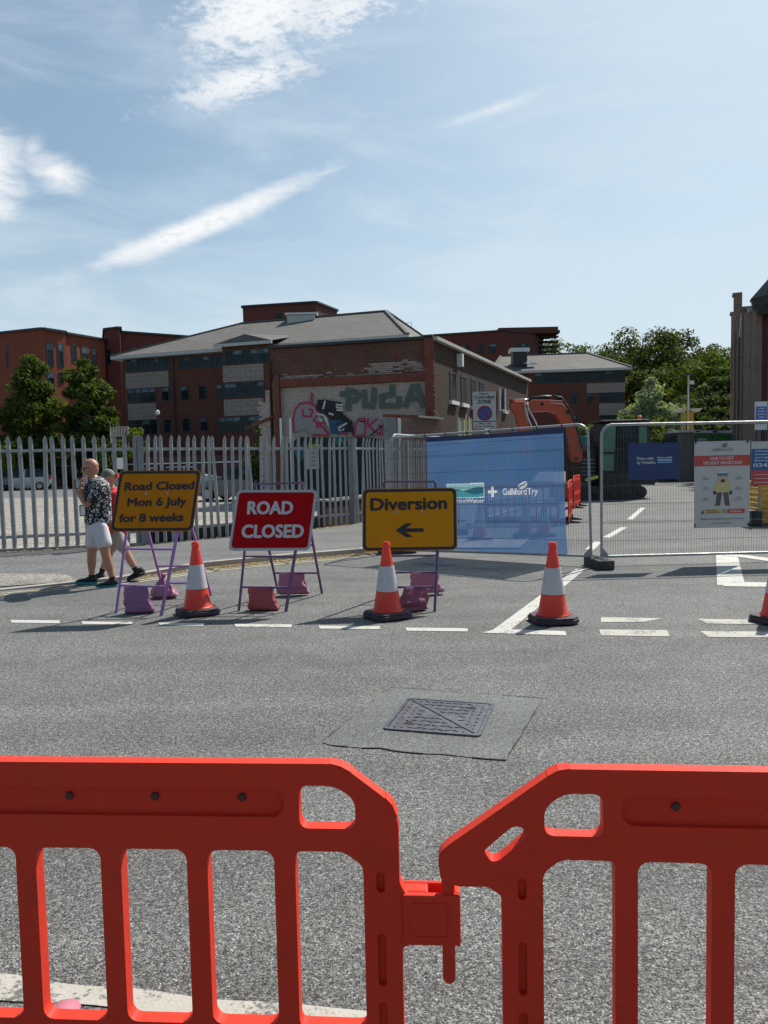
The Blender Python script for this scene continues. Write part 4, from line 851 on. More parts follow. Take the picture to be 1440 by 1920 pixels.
MB().bar((ep(1180, 846)[0], -.83, ep(1180, 846)[1]), (ep(1180, 870)[0], -.83, ep(1180, 870)[1]), .03).build('door_handle', chrome, cb_)
a = ep(1167, 791); MB().lathe([(.07, 0), (.07, .04), (.055, .05), (.055, .16), (.03, .19)], 12, (a[0], 0, a[1])).build('beacon', greenp, cb_)
a = ep(1199, 790); MB().lathe([(.12, 0), (.12, .04), (.10, .05), (.09, .18), (.04, .23)], 12, (a[0], 0, a[1])).build('beacon', oranp, cb_)
epr('engine_housing', [(1078, 905), (1078, 858), (1095, 842), (1112, 842), (1112, 905)], -.5, 2.0, black)
epr('engine_housing', [(1112, 908), (1112, 886), (1212, 886), (1214, 908)], -.85, 1.9, black)
epr('engine_housing', [(1205, 890), (1205, 850), (1226, 852), (1228, 890)], -.4, 1.9, orange)
mb = MB()
for k in range(5): a = ep(1084, 862+k*7); b = ep(1108, 862+k*7); mb.bar((a[0], -.53, a[1]), (b[0], -.53, b[1]), .03)
mb.build('grille', galvd, ex)
MB().box((ep(1168, 848)[0], -.80, ep(1168, 848)[1]), (.12, .01, .18)).build('sticker', whitef, cb_)
mb = MB(); mb.bar((ep(1086, 899)[0], -.9, ep(1086, 899)[1]), (ep(1108, 893)[0], -.9, ep(1108, 893)[1]), .12, .10); mb.build('yellow_step', yel_m, ex)
mb = MB(); mb.tube([(ep(1088, 845)[0], -.6, ep(1088, 845)[1]), (ep(1092, 836)[0], -.6, ep(1092, 836)[1]), (ep(1110, 836)[0], -.6, ep(1110, 836)[1])], .03); mb.tube([(ep(1112, 830)[0], -.85, ep(1112, 830)[1]), (ep(1104, 826)[0], -1.0, ep(1104, 822)[1])], .025); mb.box((ep(1103, 822)[0], -1.0, ep(1103, 822)[1]), (.16, .05, .28)); mb.build('handrail_and_mirror', black, cb_)
epr('slew_ring', [(1130, 915), (1130, 906), (1180, 906), (1180, 915)], -.5, 1.2, black)
for y in (-1.05, .65):
    c = [ep(1060, 912), ep(1195, 934)]; x0, z1 = c[0]; x1, z0 = c[1][0], .02; r = (z1-z0)/2
    pl = [(x0+r+r*cos(t), z0+r+r*sin(t)) for t in np.linspace(pi/2, 3*pi/2, 9)]+[(x1-r+r*cos(t), z0+r+r*sin(t)) for t in np.linspace(-pi/2, pi/2, 9)]
    tk = MB().prism(pl, (0, y, 0), (1, 0, 0), (0, 0, 1), (0, 1, 0), .42).build('track', black, ex)
    mb = MB(); n_ = 26
    for k in range(n_): xx = x0+r+(x1-x0-2*r)*k/(n_-1); mb.box((xx, y+.21, z1+.01), (.06, .44, .04)); mb.box((xx, y-.004, z0+r), (.03, .03, 2*r*.9))
    mb.build('track_shoes', mat('worn_track', (.05, .045, .04), .7), tk); mb = MB()
    for k in range(5): me = MB().lathe([(.13, 0), (.13, .03), (.05, .05)], 14).mesh('x', black); me.transform(Matrix.Translation((x0+r+(x1-x0-2*r)*k/4, y, z0+r)) @ Matrix.Rotation(pi/2, 4, 'X')); mb.me(me)
    mb.build('rollers', black, tk)
epr('dozer_blade', [(1040, 934), (1044, 905), (1052, 905), (1058, 934)], -1.1, 2.2, orange)
# ------------------------------------------------------------------ containers, lamp, stacks on the site
grn = mat('green_container', (.025, .22, .035), .55, .12, 2, dirt=((.03, .05, .02), 2, .4)); cabm = mat('brown_grey_cabin', (.23, .205, .18), .7, .12, 1)
Yc = 46
def cont(name, label, cat, x0, x1, yt, m, Y, dep=2.2, roof=None, lines=4, H0=None):
    a = P(x0, 880, Y); b = P(x1, 880, Y); h = hgt((x0+x1)/2, yt, Y); t = thing(name, label, cat, (a.x, Y, 0)); w = b.x-a.x
    MB().box((w/2, dep/2, h/2), (w, dep, h)).build('body', m, t, bevel=.03); mb = MB()
    for k in range(lines): mb.box((w*(k+.5)/lines, -.02, h*.48), (.05, .05, h*.84))
    mb.box((w/2, -.02, h-.08), (w, .06, .12)); mb.build('ribs', m, t)
    if roof: MB().box((w/2, dep/2-.1, h+.10), (w+.3, dep+.5, .14)).build('lid', roof, t)
    return t, w, h
t, w_, h_ = cont('site_cabin', 'brown grey site cabin end with pale flat roof beyond the fence', 'cabin', 1271, 1303, 812, cabm, Yc, 2.4, whitef, 2)
MB().box((-.25, 1.2, h_/2), (.5, 2.2, h_*.98)).build('dark_side', dkmet, t)
t, w_, h_ = cont('waste_container', 'green waste container, left one of two under the pale roof', 'container', 1304, 1335, 813, grn, Yc, 2.2, whitef, 3); mb = MB(); mb.box((.75*w_*.5, -.05, h_-.35), (.5, .02, .14)); mb.build('sticker', gutter, t)
t, w_, h_ = cont('waste_container', 'green waste container, right one of two under the pale roof', 'container', 1336, 1370, 813, grn, Yc, 2.2, whitef, 3); mb = MB(); mb.box((w_*.5, -.05, h_-.55), (.45, .02, .08)); mb.build('sticker', gutter, t)
teal = mat('teal_paint', (.012, .16, .18), .45, .1, 2)
t, w_, h_ = cont('skip_container', 'teal container showing behind the excavator boom', 'container', 1080, 1116, 817, teal, 42, 2.0, None, 4); MB().box((w_/2, -.05, h_*.72), (w_*.95, .05, .2)).build('pale_band', blind, t)
t, w_, h_ = cont('storage_box', 'blue grey box near the foot of the brick hall', 'box', 1390, 1404, 812, mat('blue_grey_box', (.05, .08, .12), .6), 44, 1.2, None, 2)
t, w_, h_ = cont('storage_box', 'dark green box beside the notice board legs', 'box', 1404, 1436, 800, mat('dark_green_box', (.02, .07, .03), .6), 45, 1.4, None, 3)
p = P(1288, 880, 56); sl_ = thing('gate_lamp', 'pair of yellow columns topped by white dish lamps', 'lamp', (p.x, p.y, 0)); yl = mat('yellow_column', (.55, .34, .03), .5)
for dx in (-.28, .28):
    h = hgt(1288, 772, 56); MB().lathe([(.16, 0), (.16, h)], 14, (dx, 0, 0)).build('column', yl, sl_, smooth=False); MB().lathe([(.12, 0), (.2, .06), (.5, .25), (.46, .25), (.1, .1)], 20, (dx*2.1, 0, h-.05)).build('dish', whitef, sl_)
p = P(1290, 880, 57); sl2 = thing('street_lamp', 'tall grey lamp post rising behind the yellow columns', 'lamp post', (p.x, p.y, 0)); h = hgt(1290, 702, 57); MB().tube([(0, 0, 0), (0, 0, h)], [.1, .06]).build('pole', gutter, sl2); MB().box((0, 0, h), (.7, .3, .12)).build('lamp_head', dkmet, sl2); MB().box((.2, -.1, h-.6), (.3, .2, .25)).build('camera_box', whitef, sl2)
# distant red works barriers and posts, yellow stacked frames at right edge
yf = mat('yellow_frame_paint', (.60, .36, .04), .5, .15, 4, dirt=((.2, .12, .05), 4, .4))
for (px, py, n_, lab, Lx, rzz) in ((1425, 946, 4, 'stack of yellow slatted frames, farther one at the right edge', 1.6, .1), (1452, 982, 8, 'stack of yellow slatted frames, nearer and taller one at the right edge', 1.0, -.15)):
    p = G(px, py); t = thing('frame_stack', lab, 'stack', (p.x, p.y, 0), rzz, 'yellow frames stacked on the site')
    for k in range(n_):
        mb = MB(); z = .1+k*.11; mb.bar((-Lx/2, -.5, z), (Lx/2, -.5, z), .07); mb.bar((-Lx/2, .5, z), (Lx/2, .5, z), .07); 
        for j in range(4): mb.bar((-Lx/2+Lx*j/3, -.5, z+.03), (-Lx/2+Lx*j/3, .5, z+.03), .05)
        mb.build('frame', yf, t)
    MB().box((-Lx/2-.05, -.5, .16), (.22, .25, .32)).build('foot_block', black, t, bevel=.02); mb = MB(); mb.tube([(-Lx/2, -.55, .2), (-Lx/2+.1, -.5, n_*.13+.2), (Lx/2, -.2, n_*.13+.35)], .02); mb.tube([(-Lx/2+.4, -.5, n_*.13+.35), (Lx/2, -.5, .5)], .02); mb.build('tie_rod', galv, t)
# low wall and rubble behind palisade
rub = thing('low_brick_wall', 'low crumbling brick wall with pale top just behind the palisade', 'wall', (0, 0, 0)); a = P(612, 985, 17.9); b = P(700, 975, 20.1); a.z = 0; b.z = 0; dl = (b-a).normalized(); rub.location = a; LL = (b-a).length+2.2
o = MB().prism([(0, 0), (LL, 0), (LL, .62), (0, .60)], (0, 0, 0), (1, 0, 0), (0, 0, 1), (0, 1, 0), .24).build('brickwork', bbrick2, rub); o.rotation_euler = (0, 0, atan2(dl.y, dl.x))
mb = MB()
for k in range(int(LL/.3)): mb.box((.15+k*.3, .12, .645+random.uniform(-.01, .015)), (.26, .3, .05))
o = mb.build('coping', conc, rub); o.rotation_euler = (0, 0, atan2(dl.y, dl.x))
dk = thing('retaining_kerb', 'dark timber edging under the middle of the palisade', 'edging', (fenceline[2][0], fenceline[2][1]+.28, 0)); a = Vector((fenceline[3][0]-fenceline[2][0], fenceline[3][1]-fenceline[2][1], 0)); MB().bar((0, 0, .16), a+zz*.16, .2, .32).build('board', mat('dark_board', (.04, .032, .028), .9, .3, 3), dk)
#SPLIT3
# ------------------------------------------------------------------ palisade fence
fl = [Vector((*p, 0)) for p in [(-9.9, 12.72), (-4.48, 14.22), (-.72, 17.92), (0.62, 20.6), (1.75, 23.2)]]
pf = thing('palisade_fence', 'grey galvanised steel palisade fence with pointed pales running along the pavement', 'fence', fl[0])
def pale_mesh(H):
    xs = [-.038, -.019, 0, .019, .038]; ys = [.012, -.006, .006, -.006, .012]; tops = [H-.075, H-.03, H, H-.03, H-.075]; lean = [-.02, -.012, -.012, -.012, -.02]; mb = MB(); vs = []
    for lv in range(3):
        for i in range(5): vs.append((xs[i], ys[i]+(lean[i] if lv == 2 else 0), .02 if lv == 0 else (H-.16 if lv == 1 else tops[i])))
    for i in range(5): vs.append((xs[i]*(1 if True else 1), ys[i]+.004, .02))
    mb.add(vs[:15], [(l*5+i, l*5+i+1, (l+1)*5+i+1, (l+1)*5+i) for l in range(2) for i in range(4)]); return mb
pme = pale_mesh(2.06).mesh('pale', galv)
rails = MB(); cnt = 0
for bi in range(len(fl)-1):
    a, b = fl[bi]-fl[0], fl[bi+1]-fl[0]; d = (b-a).normalized(); L = (b-a).length; sp_ = .175 if bi == 0 else .172; z0 = KH+(.0); ang = atan2(d.y, d.x); nn = Vector((d.y, -d.x, 0))
    for z in (.33, 1.86): rails.bar(a+zz*z-nn*.035, b+zz*z-nn*.035, .012, .05); rails.bar(a+zz*(z+.025)-nn*.05, b+zz*(z+.025)-nn*.05, .04, .008)
    n_ = int(L/sp_)
    for k in range(n_):
        if bi == 0 and k < 14: continue
        if bi == 3 and k > 12: break
        p = a+d*(sp_*(k+.6))
        if cnt >= 100: break
        o = bpy.data.objects.new('pale', pme); C.objects.link(o); o.parent = pf; o.location = p+zz*(z0-.02); o.rotation_euler = (random.gauss(0, .012), random.gauss(0, .010)+(random.choice((-.04, .035)) if random.random() < .06 else 0), ang+random.gauss(0, .04)); cnt += 1
rails.build('rail', galv, pf)
for s_ in (1, 2, 3):
    MB().box((fl[s_]-fl[0])+zz*1.05, (.10, .14, 2.1), Matrix.Rotation(atan2((fl[s_+1]-fl[s_-1]).y, (fl[s_+1]-fl[s_-1]).x), 3, 'Z')).build('post', galvd, pf)
m_ = fl[0].lerp(fl[1], .47)-fl[0]; MB().box(m_+zz*1.0-Vector((0, -.06, 0)), (.08, .06, 2.0)).build('post', galvd, pf)
struct(MB().bar(fl[0]+zz*.05, fl[1]+zz*.05, .16, .16).build('fence_kerb', conc))
nb2 = thing('fence_notice', 'grey notice sheet fixed behind the palisade pales above the road closed sign', 'notice', fl[1].lerp(fl[2], .80)+Vector((-.1, .12, 0))); MB().box((0, 0, 1.62), (.34, .01, .44), Matrix.Rotation(radians(44), 3, 'Z')).build('sheet', gutter, nb2)
mb = MB()
for k in range(4): mb.box((.008, -.008, 1.76-k*.09), (.24, .004, .02), Matrix.Rotation(radians(44), 3, 'Z'))
mb.build('lettering', bluem, nb2)

# ------------------------------------------------------------------ temporary mesh fencing
wire = mat('fence_wire', (.085, .085, .09), .5, .1, 20, metal=.2)
def mesh_panel(label, O, ang, L=3.45, dz=0., lean=0., wires=True, group='temporary mesh fence panels'):
    t = thing('mesh_fence_panel', label, 'fence panel', O, ang, group); H = 1.98; z0 = .13; r = .15; mb = MB()
    pts = [(0, 0, .02), (0, 0, H-r)]+[(r-r*cos(a), 0, H-r+r*sin(a)) for a in np.linspace(.3, pi/2-.1, 4)]+[(r, 0, H), (L-r, 0, H)]+[(L-r+r*sin(a), 0, H-r+r*cos(a)) for a in np.linspace(.3, pi/2-.1, 4)]+[(L, 0, H-r), (L, 0, .02)]
    mb.tube(pts, .020, 8); mb.tube([(0, 0, z0), (L, 0, z0)], .019, 8)
    for x, s in ((0, 1), (L, -1)): mb.prism([(x, z0), (x+s*.12, z0), (x, z0+.14)], (0, -.003, 0), (1, 0, 0), (0, 0, 1), (0, 1, 0), .006)
    mb.build('tube_frame', galv, t, smooth=False)
    w = MB()
    if wires:
        x = .05
        while x < L-.03: w.bar((x, 0, z0), (x, 0, H-.0 if r < x < L-r else H-.06), .0023); x += .0375
        for z in (.35, .60, .87, 1.12, 1.38, 1.63, 1.82): w.bar((0, .004, z), (L, .004, z), .0045); 
        for z in (.62, 1.14, 1.65): w.bar((0, -.012, z), (L, -.012, z), .0045)
    w.build('wire_mesh', wire, t); return t
pA = Vector((2.90, 10.72, 0)); dA = Vector((-.81, .587, 0)).normalized(); LA = 3.45; OA = pA+dA*LA; dA2 = -dA
angA = atan2(dA2.y, dA2.x); OA.z = 0
panA = mesh_panel('mesh fence panel wrapped in the blue printed banner', OA, angA)
panA.rotation_euler = (0, radians(-1.3), angA); OA.z = -.06; panA.location = OA
MA = Matrix.Translation(OA) @ panA.rotation_euler.to_matrix().to_4x4()
panB = mesh_panel('mesh fence panel carrying the blue board and the white safety poster', Vector((3.06, 10.78, 0)), radians(2.0))
panC = mesh_panel('mesh fence panel running back from the left end of the banner', OA+Vector((.05, .1, .06)), radians(66))
rubm = mat('rubber_block', (.05, .047, .042), .85, .3, 8, bump=.003, bs=30, dirt=((.16, .15, .12), 4, .6))
def foot(label, loc, ang, holes=True):
    t = thing('rubber_block', label, 'foot block', loc, ang, 'rubber feet of the mesh fence'); MB().box((0, 0, .065), (.23, .62, .13)).build('block', rubm, t, bevel=.015); mb = MB()
    for y in (-.22, -.08, .08, .22): mb.box((0, y, .134), (.08, .07, .012))
    mb.build('socket_rims', black, t); return t
foot('rubber foot block where the banner panel meets the poster panel', (2.98, 10.64, 0), radians(4)); foot('rubber foot block behind the diversion sign', (OA.x+.1, OA.y+.0, 0), radians(-75)); foot('rubber foot block at the far end of the receding mesh panel', (OA.x+1.4, OA.y+3.2, 0), radians(20))
foot('rubber foot block at the right end of the poster panel, outside the frame', (6.55, 10.9, 0), 0)
# banner
def bannermat(key, c1, c2, tc_, tf=.16, tm=.5):
    m = bpy.data.materials.new(key); m.use_nodes = True; n = NT(m.node_tree); b = n.n['Principled BSDF']; t = n.node('ShaderNodeTexCoord').outputs['Object']
    c = n.mix(n.ramp(n.noise(t, 2.2, 5), .3, .7), c1, c2); n.set(b.inputs['Base Color'], c); b.inputs['Roughness'].default_value = .55
    tl = n.node('ShaderNodeBsdfTranslucent'); n.set(tl.inputs[0], (*tc_, 1)); tr = n.node('ShaderNodeBsdfTransparent'); n.set(tr.inputs[0], (.85, .9, 1, 1))
    m1 = n.node('ShaderNodeMixShader'); m1.inputs[0].default_value = tm; n.l.new(b.outputs[0], m1.inputs[1]); n.l.new(tl.outputs[0], m1.inputs[2])
    m2 = n.node('ShaderNodeMixShader'); n.set(m2.inputs[0], n.ramp(n.noise(t, 1.1, 4), .3, .7, tf*.7, tf*1.4)); n.l.new(m1.outputs[0], m2.inputs[1]); n.l.new(tr.outputs[0], m2.inputs[2])
    n.l.new(m2.outputs[0], n.n['Material Output'].inputs[0]); return m
bm_ = bannermat('banner_mesh_fabric', (.055, .125, .25), (.080, .165, .32), (.065, .155, .33))
iA = MA.inverted()
def pA2(px, py):    # pixel -> panel A local (x,z)
    d = iA.to_3x3() @ ray(px, py); e = iA @ EYEV; q = e+d*(-e.y/d.y); return q.x, q.z
bx0 = pA2(797, 822)[0]; bx1 = pA2(1054, 802)[0]; bz1 = 1.955; bz0 = .16
def bsurf(u, v):    # wrinkled cloth
    x = bx0+(bx1-bx0)*u; z = bz0+(bz1-bz0)*v; tens = 0
    y = .026+.003*sin(u*23+v*3)*(.3+v)+.007*noise.noise(Vector((x*2.2, z*2.2, 1)))+.004*noise.noise(Vector((x*6, z*4, 3)))
    for (cx, cz, a) in ((.12, 1.0, -.9), (.62, 1.0, -1.2), (.85, 1.0, .8)):
        dd_ = (u-cx)*cos(a)+(v-cz)*sin(a)*.7; along = 1-v; y += .014*math.exp(-(dd_*16)**2)*max(0, 1-along*1.3)
    x += .04*max(0, (.25-v))*u*u*2.5; z += -.02*sin(pi*u)*(v > .98)-.03*(1-v)*u
    return x, y, z
NU, NV = 60, 44
ban = thing('banner', 'blue see-through mesh banner printed with two white contractor logos', 'banner', (0, 0, 0)); ban.matrix_world = MA
dkb = mat('banner_hem', (.025, .045, .15), .6)
mb = MB(); mb.add([bsurf(i/NU, v) for v in (.955, 1) for i in range(NU+1)], [(i, i+1, NU+2+i, NU+1+i) for i in range(NU)]); mb.v = [(x, y-.004, z) for x, y, z in mb.v]; mb.build('hem', dkb, ban)
wprint = mat('white_print', (.85, .86, .88), .6, .04); n = NT(wprint.node_tree); b = n.n['Principled BSDF']; tb_ = n.node('ShaderNodeBsdfTranslucent'); n.set(tb_.inputs[0], (.8, .82, .85, 1)); mx = n.node('ShaderNodeMixShader'); mx.inputs[0].default_value = .45; n.l.new(b.outputs[0], mx.inputs[1]); n.l.new(tb_.outputs[0], mx.inputs[2]); n.l.new(mx.outputs[0], n.n['Material Output'].inputs[0])
tealp = mat('teal_print', (.05, .33, .38), .6, .1); palep = mat('pale_teal_print', (.36, .60, .62), .6, .1); deepteal = mat('deep_teal_print', (.02, .13, .22), .6)
wban = bannermat('white_banner_print', (.72, .74, .76), (.80, .82, .84), (.62, .64, .66), .02, .55); tban = bannermat('teal_banner_print', (.06, .32, .36), (.07, .36, .40), (.05, .28, .32), .03); dban = bannermat('deep_teal_banner_print', (.02, .13, .20), (.025, .15, .23), (.02, .12, .18), .03); pban = bannermat('pale_teal_banner_print', (.34, .60, .62), (.38, .64, .66), (.25, .48, .50), .03)
from mathutils.bvhtree import BVHTree
prints = []
def onban(me, cx, cz): prints.append((BVHTree.FromPolygons([v.co.copy() for v in me.vertices], [tuple(p.vertices) for p in me.polygons]), cx, cz))
ex0_, ez0_ = pA2(838, 940); ex1_, ez1_ = pA2(905, 907); ez0_ += .06
onban(text_me('YorkshireWater', ex1_-ex0_+.16, .066, .006), (ex0_+ex1_)/2-.07, ez0_-.085)
xg0, zg = pA2(941, 928); xg1, _ = pA2(1007, 928); onban(text_me('GallifordTry', xg1-xg0, .10, .010), (xg0+xg1)/2, zg)
xp, zp = pA2(922, 922); onban(shape2d([[(-.02, -.08), (.02, -.08), (.02, -.02), (.08, -.02), (.08, .02), (.02, .02), (.02, .08), (-.02, .08), (-.02, .02), (-.08, .02), (-.08, -.02), (-.02, -.02)]], .002), xp, zp)
def leaf_logo(s):
    return [roundpoly([(-.07*s, -.045*s), (-.06*s, 0), (0, .035*s), (.05*s, .05*s), (.07*s, .05*s), (.02*s, .01*s), (-.04*s, -.005*s)], .02*s)], [roundpoly([(-.065*s, -.055*s), (-.01*s, -.02*s), (.04*s, -.005*s), (.075*s, .045*s), (.08*s, .0), (.05*s, -.045*s), (0, -.06*s)], .02*s)]
xl_, zl_ = pA2(978, 909)
for l in leaf_logo(1.0): onban(shape2d(l, .002), xl_, zl_)
def printed(x, z):
    if ex0_-.012 < x < ex1_+.012 and ez0_-.012 < z < ez1_+.012:
        if not (ex0_ < x < ex1_ and ez0_ < z < ez1_): return 5
        u = (x-ex0_)/(ex1_-ex0_); f = (z-ez0_)/(ez1_-ez0_); a_ = .42+.22*sin(u*5.5+.4); b__ = .62+.14*sin(u*6+2.5)
        return 2 if f < min(a_, b__) else (3 if f < max(a_, b__) else 4)
    for bv, cx, cz in prints:
        if abs(x-cx) < .75 and abs(z-cz) < .14 and bv.ray_cast(Vector((x-cx, z-cz, 1)), Vector((0, 0, -1)))[0] is not None: return 1
    return 0
NX, NZ = int((bx1-bx0)/.0085), int((bz1-bz0)/.0085); g_ = [bsurf(i/NX, j/NZ) for j in range(NZ+1) for i in range(NX+1)]; fs_ = {k: [] for k in range(6)}
for j in range(NZ):
    for i in range(NX):
        c_ = g_[j*(NX+1)+i]; k = printed(c_[0]+.004, c_[2]+.004) if abs(c_[2]-zg) < .5 else 0; fs_[k].append((j*(NX+1)+i, j*(NX+1)+i+1, (j+1)*(NX+1)+i+1, (j+1)*(NX+1)+i))
for k, nm, mm in ((0, 'banner_cloth', bm_), (1, 'printed_lettering', wban), (2, 'wave_emblem', tban), (3, 'wave_emblem', dban), (4, 'wave_emblem', pban), (5, 'emblem_border', wban)):
    idx = sorted({v for f in fs_[k] for v in f}); mp = {v: q for q, v in enumerate(idx)}; mb = MB(); mb.add([g_[v] for v in idx], [tuple(mp[v] for v in f) for f in fs_[k]]); mb.build(nm, mm, ban, smooth=True)
for k in range(7): MB().box((bx0+(bx1-bx0)*k/6, .004, 1.975), (.012, .06, .05)).build('cable_tie', black, ban)
# boards on panel B
MBm = Matrix.Translation(panB.location) @ Matrix.Rotation(radians(2.0), 4, 'Z'); iB = MBm.inverted()
def pB(px, py):
    d = iB.to_3x3() @ ray(px, py); e = iB @ EYEV; q = e+d*((-.03-e.y)/d.y); return q.x, q.z
UX, UZ, NY = Vector((1, 0, 0)), Vector((0, 0, 1)), Vector((0, -1, 0))
def board(name, label, cat, c0, c1, m, t=.004):
    x0, z1 = pB(*c0); x1, z0 = pB(*c1); th_ = thing(name, label, cat, (0, 0, 0)); th_.matrix_world = MBm @ Matrix.Translation((x0, -.03, z0)); w, h = x1-x0, z1-z0
    MB().box((w/2, 0, h/2), (w, t, h)).build('board', m, th_); return th_, w, h
navy = mat('navy_board', (.010, .030, .125), .35, .08, 2); postm = mat('poster_white', (.50, .48, .465), .6, .05, 3); redprint = mat('red_print', (.48, .06, .045), .55, .05); yprint = mat('yellow_print', (.55, .42, .10), .6); greyp_ = mat('grey_print', (.20, .20, .20), .6); darkp = mat('dark_print', (.05, .045, .05), .6); skinp = mat('skin_print', (.55, .36, .27), .6); bluep = mat('blue_print', (.02, .10, .26), .5, .05); ltb = mat('light_blue_print', (.30, .52, .70), .5)
def deco(me, name, m, par, x, z, y=-.006): return MB().me(me, (x, y, z), UX, UZ, NY).build(name, m, par)
def rct(x0, z0, x1, z1): return shape2d([[(x0, z0), (x1, z0), (x1, z1), (x0, z1)]], .001)
th_, w, h = board('blue_board', 'navy blue board with small white lettering and wave emblem tied to the mesh', 'sign board', (1178, 831), (1275, 898), navy)
deco(text_me('Doing right', w*.32, .043, .02), 'lettering', wprint, th_, w*.325, h*.54); deco(text_me('by Yorkshire', w*.35, .043, .02), 'lettering', wprint, th_, w*.345, h*.43)
for i, (q, mm) in enumerate((((.585, .60), wprint), ((.51, .545), ltb), ((.455, .47), ltb))):
    z_, z2_ = q; deco(shape2d([[(w*.56, h*z_), (w*.70, h*(z_-.01)), (w*.84, h*z_), (w*.84, h*(z2_+.012)), (w*.70, h*(z2_-.005)), (w*.56, h*(z2_+.012))]], .001), 'wave_emblem', mm, th_, 0, 0)
th_, w, h = board('safety_poster', 'tall white safety poster with red heading and cartoon worker tied to the mesh', 'poster', (1302, 828), (1405, 988), postm)
deco(text_me('GallifordTry', w*.38, .05, .0), 'lettering', greyp_, th_, w*.50, h*.885)
for l in leaf_logo(.55): deco(shape2d(l, .001), 'leaf_emblem', darkp, th_, w*.53, h*.955)
deco(rct(0.002, h*.715, w-.002, h*.835), 'red_heading', redprint, th_, 0, 0)
deco(text_me('HAVE YOU GOT', w*.42, .045, .02), 'lettering', wprint, th_, w*.49, h*.785, -.009); deco(text_me('THE RIGHT PROTECTION?', w*.70, .045, .02), 'lettering', wprint, th_, w*.50, h*.733, -.009)
fx = w*.51
def S(p, n_, m, y=-.006): return deco(shape2d([p], .001), n_, m, th_, 0, 0, y)
S([(fx-.075, h*.595), (fx+.08, h*.595), (fx+.07, h*.645), (fx, h*.66), (fx-.06, h*.645)], 'worker_picture', mat('hat_print', (.62, .60, .56), .6)); S([(fx-.075, h*.60), (fx+.075, h*.60), (fx+.075, h*.63), (fx-.075, h*.63)], 'worker_picture', mat('visor_print', (.08, .16, .26), .5), -.008)
S([(fx-.07, h*.545), (fx+.07, h*.545), (fx+.075, h*.598), (fx-.075, h*.598)], 'worker_picture', skinp); S([(fx-.12, h*.41), (fx+.12, h*.41), (fx+.125, h*.47), (fx+.08, h*.55), (fx-.08, h*.55), (fx-.125, h*.47)], 'worker_picture', mat('vest_print', (.55, .46, .20), .6)); S([(fx-.03, h*.525), (fx+.03, h*.525), (fx+.025, h*.56), (fx-.025, h*.56)], 'worker_picture', darkp, -.008)
for s in (-1, 1):
    S([(fx+s*.095, h*.385), (fx+s*.135, h*.385), (fx+s*.135, h*.425), (fx+s*.095, h*.425)][::s], 'worker_picture', darkp, -.008)
    S([(fx+s*.008, h*.41), (fx+s*.08, h*.41), (fx+s*.10, h*.27), (fx+s*.12, h*.255), (fx+s*.035, h*.255)][::s], 'worker_picture', mat('trouser_print', (.11, .09, .08), .6))
for i, (x, z) in enumerate(((.2, .58), (.2, .46), (.2, .34), (.8, .58), (.8, .46), (.8, .34))):
    deco(text_me(('Eye', 'Hi-vis', 'Safety', 'Safety', 'Ear', 'Safety')[i], w*.07, .018), 'lettering', greyp_, th_, w*x, h*z); deco(text_me(('protection', 'vest', 'trousers', 'helmet', 'protection', 'boots')[i], w*.13, .018), 'lettering', greyp_, th_, w*x, h*(z-.022))
deco(rct(w*.20, h*.165, w*.50, h*.215), 'yellow_label', yprint, th_, 0, 0); deco(rct(w*.60, h*.165, w*.91, h*.215), 'red_label', redprint, th_, 0, 0)
S([(w*.12, h*.168), (w*.18, h*.168), (w*.15, h*.21)], 'warning_triangle', darkp); deco(shape2d([[(w*.55+.024*cos(a), h*.19+.024*sin(a)) for a in np.linspace(0, 6.1, 16)], [(w*.55+.016*cos(a), h*.19+.016*sin(a)) for a in np.linspace(0, 6.1, 16)]], .001), 'prohibition_ring', darkp, th_, 0, 0)
for k in range(2): deco(rct(w*.22, h*(.178+.018*k), w*(.46-.06*k), h*(.184+.018*k)), 'lettering', darkp, th_, 0, 0, -.008); deco(rct(w*.63, h*(.178+.018*k), w*(.87-.04*k), h*(.184+.018*k)), 'lettering', wprint, th_, 0, 0, -.008)
deco(text_me('All persons visiting this site MUST report', w*.78, .024), 'lettering', greyp_, th_, w*.5, h*.095); deco(text_me('to the site office', w*.32, .024), 'lettering', greyp_, th_, w*.5, h*.045)
for x, z in ((.02, .99), (.95, .99), (.01, .03), (.98, .03)): MB().box((w*x, -.01, h*z), (.012, .02, .045)).build('cable_tie', black, th_)
th_, w, h = board('contact_poster', 'white, blue and red contact poster cut off by the right edge', 'poster', (1409, 828), (1512, 988-80), postm)
deco(text_me('GallifordTry', w*.4, .045), 'lettering', greyp_, th_, w*.5, h*.90); deco(rct(.0, h*.34, w, h*.83), 'blue_panel', bluep, th_, 0, 0); deco(rct(0, 0, w, h*.34), 'red_panel', redprint, th_, 0, 0)
for k, s in enumerate(('Work address and', 'issued by the site', 'enquiries and', 'Emergency number')): deco(text_me(s, w*.8, .028, .015), 'lettering', wprint, th_, w*.46, h*(.76-.07*k), -.009)
deco(text_me('03450', w*.42, .055, .025), 'lettering', wprint, th_, w*.24, h*.42, -.009)
for k in range(3): deco(rct(w*.05, h*(.06+.09*k), w*.72, h*(.072+.09*k)), 'lettering', wprint, th_, 0, 0, -.009)

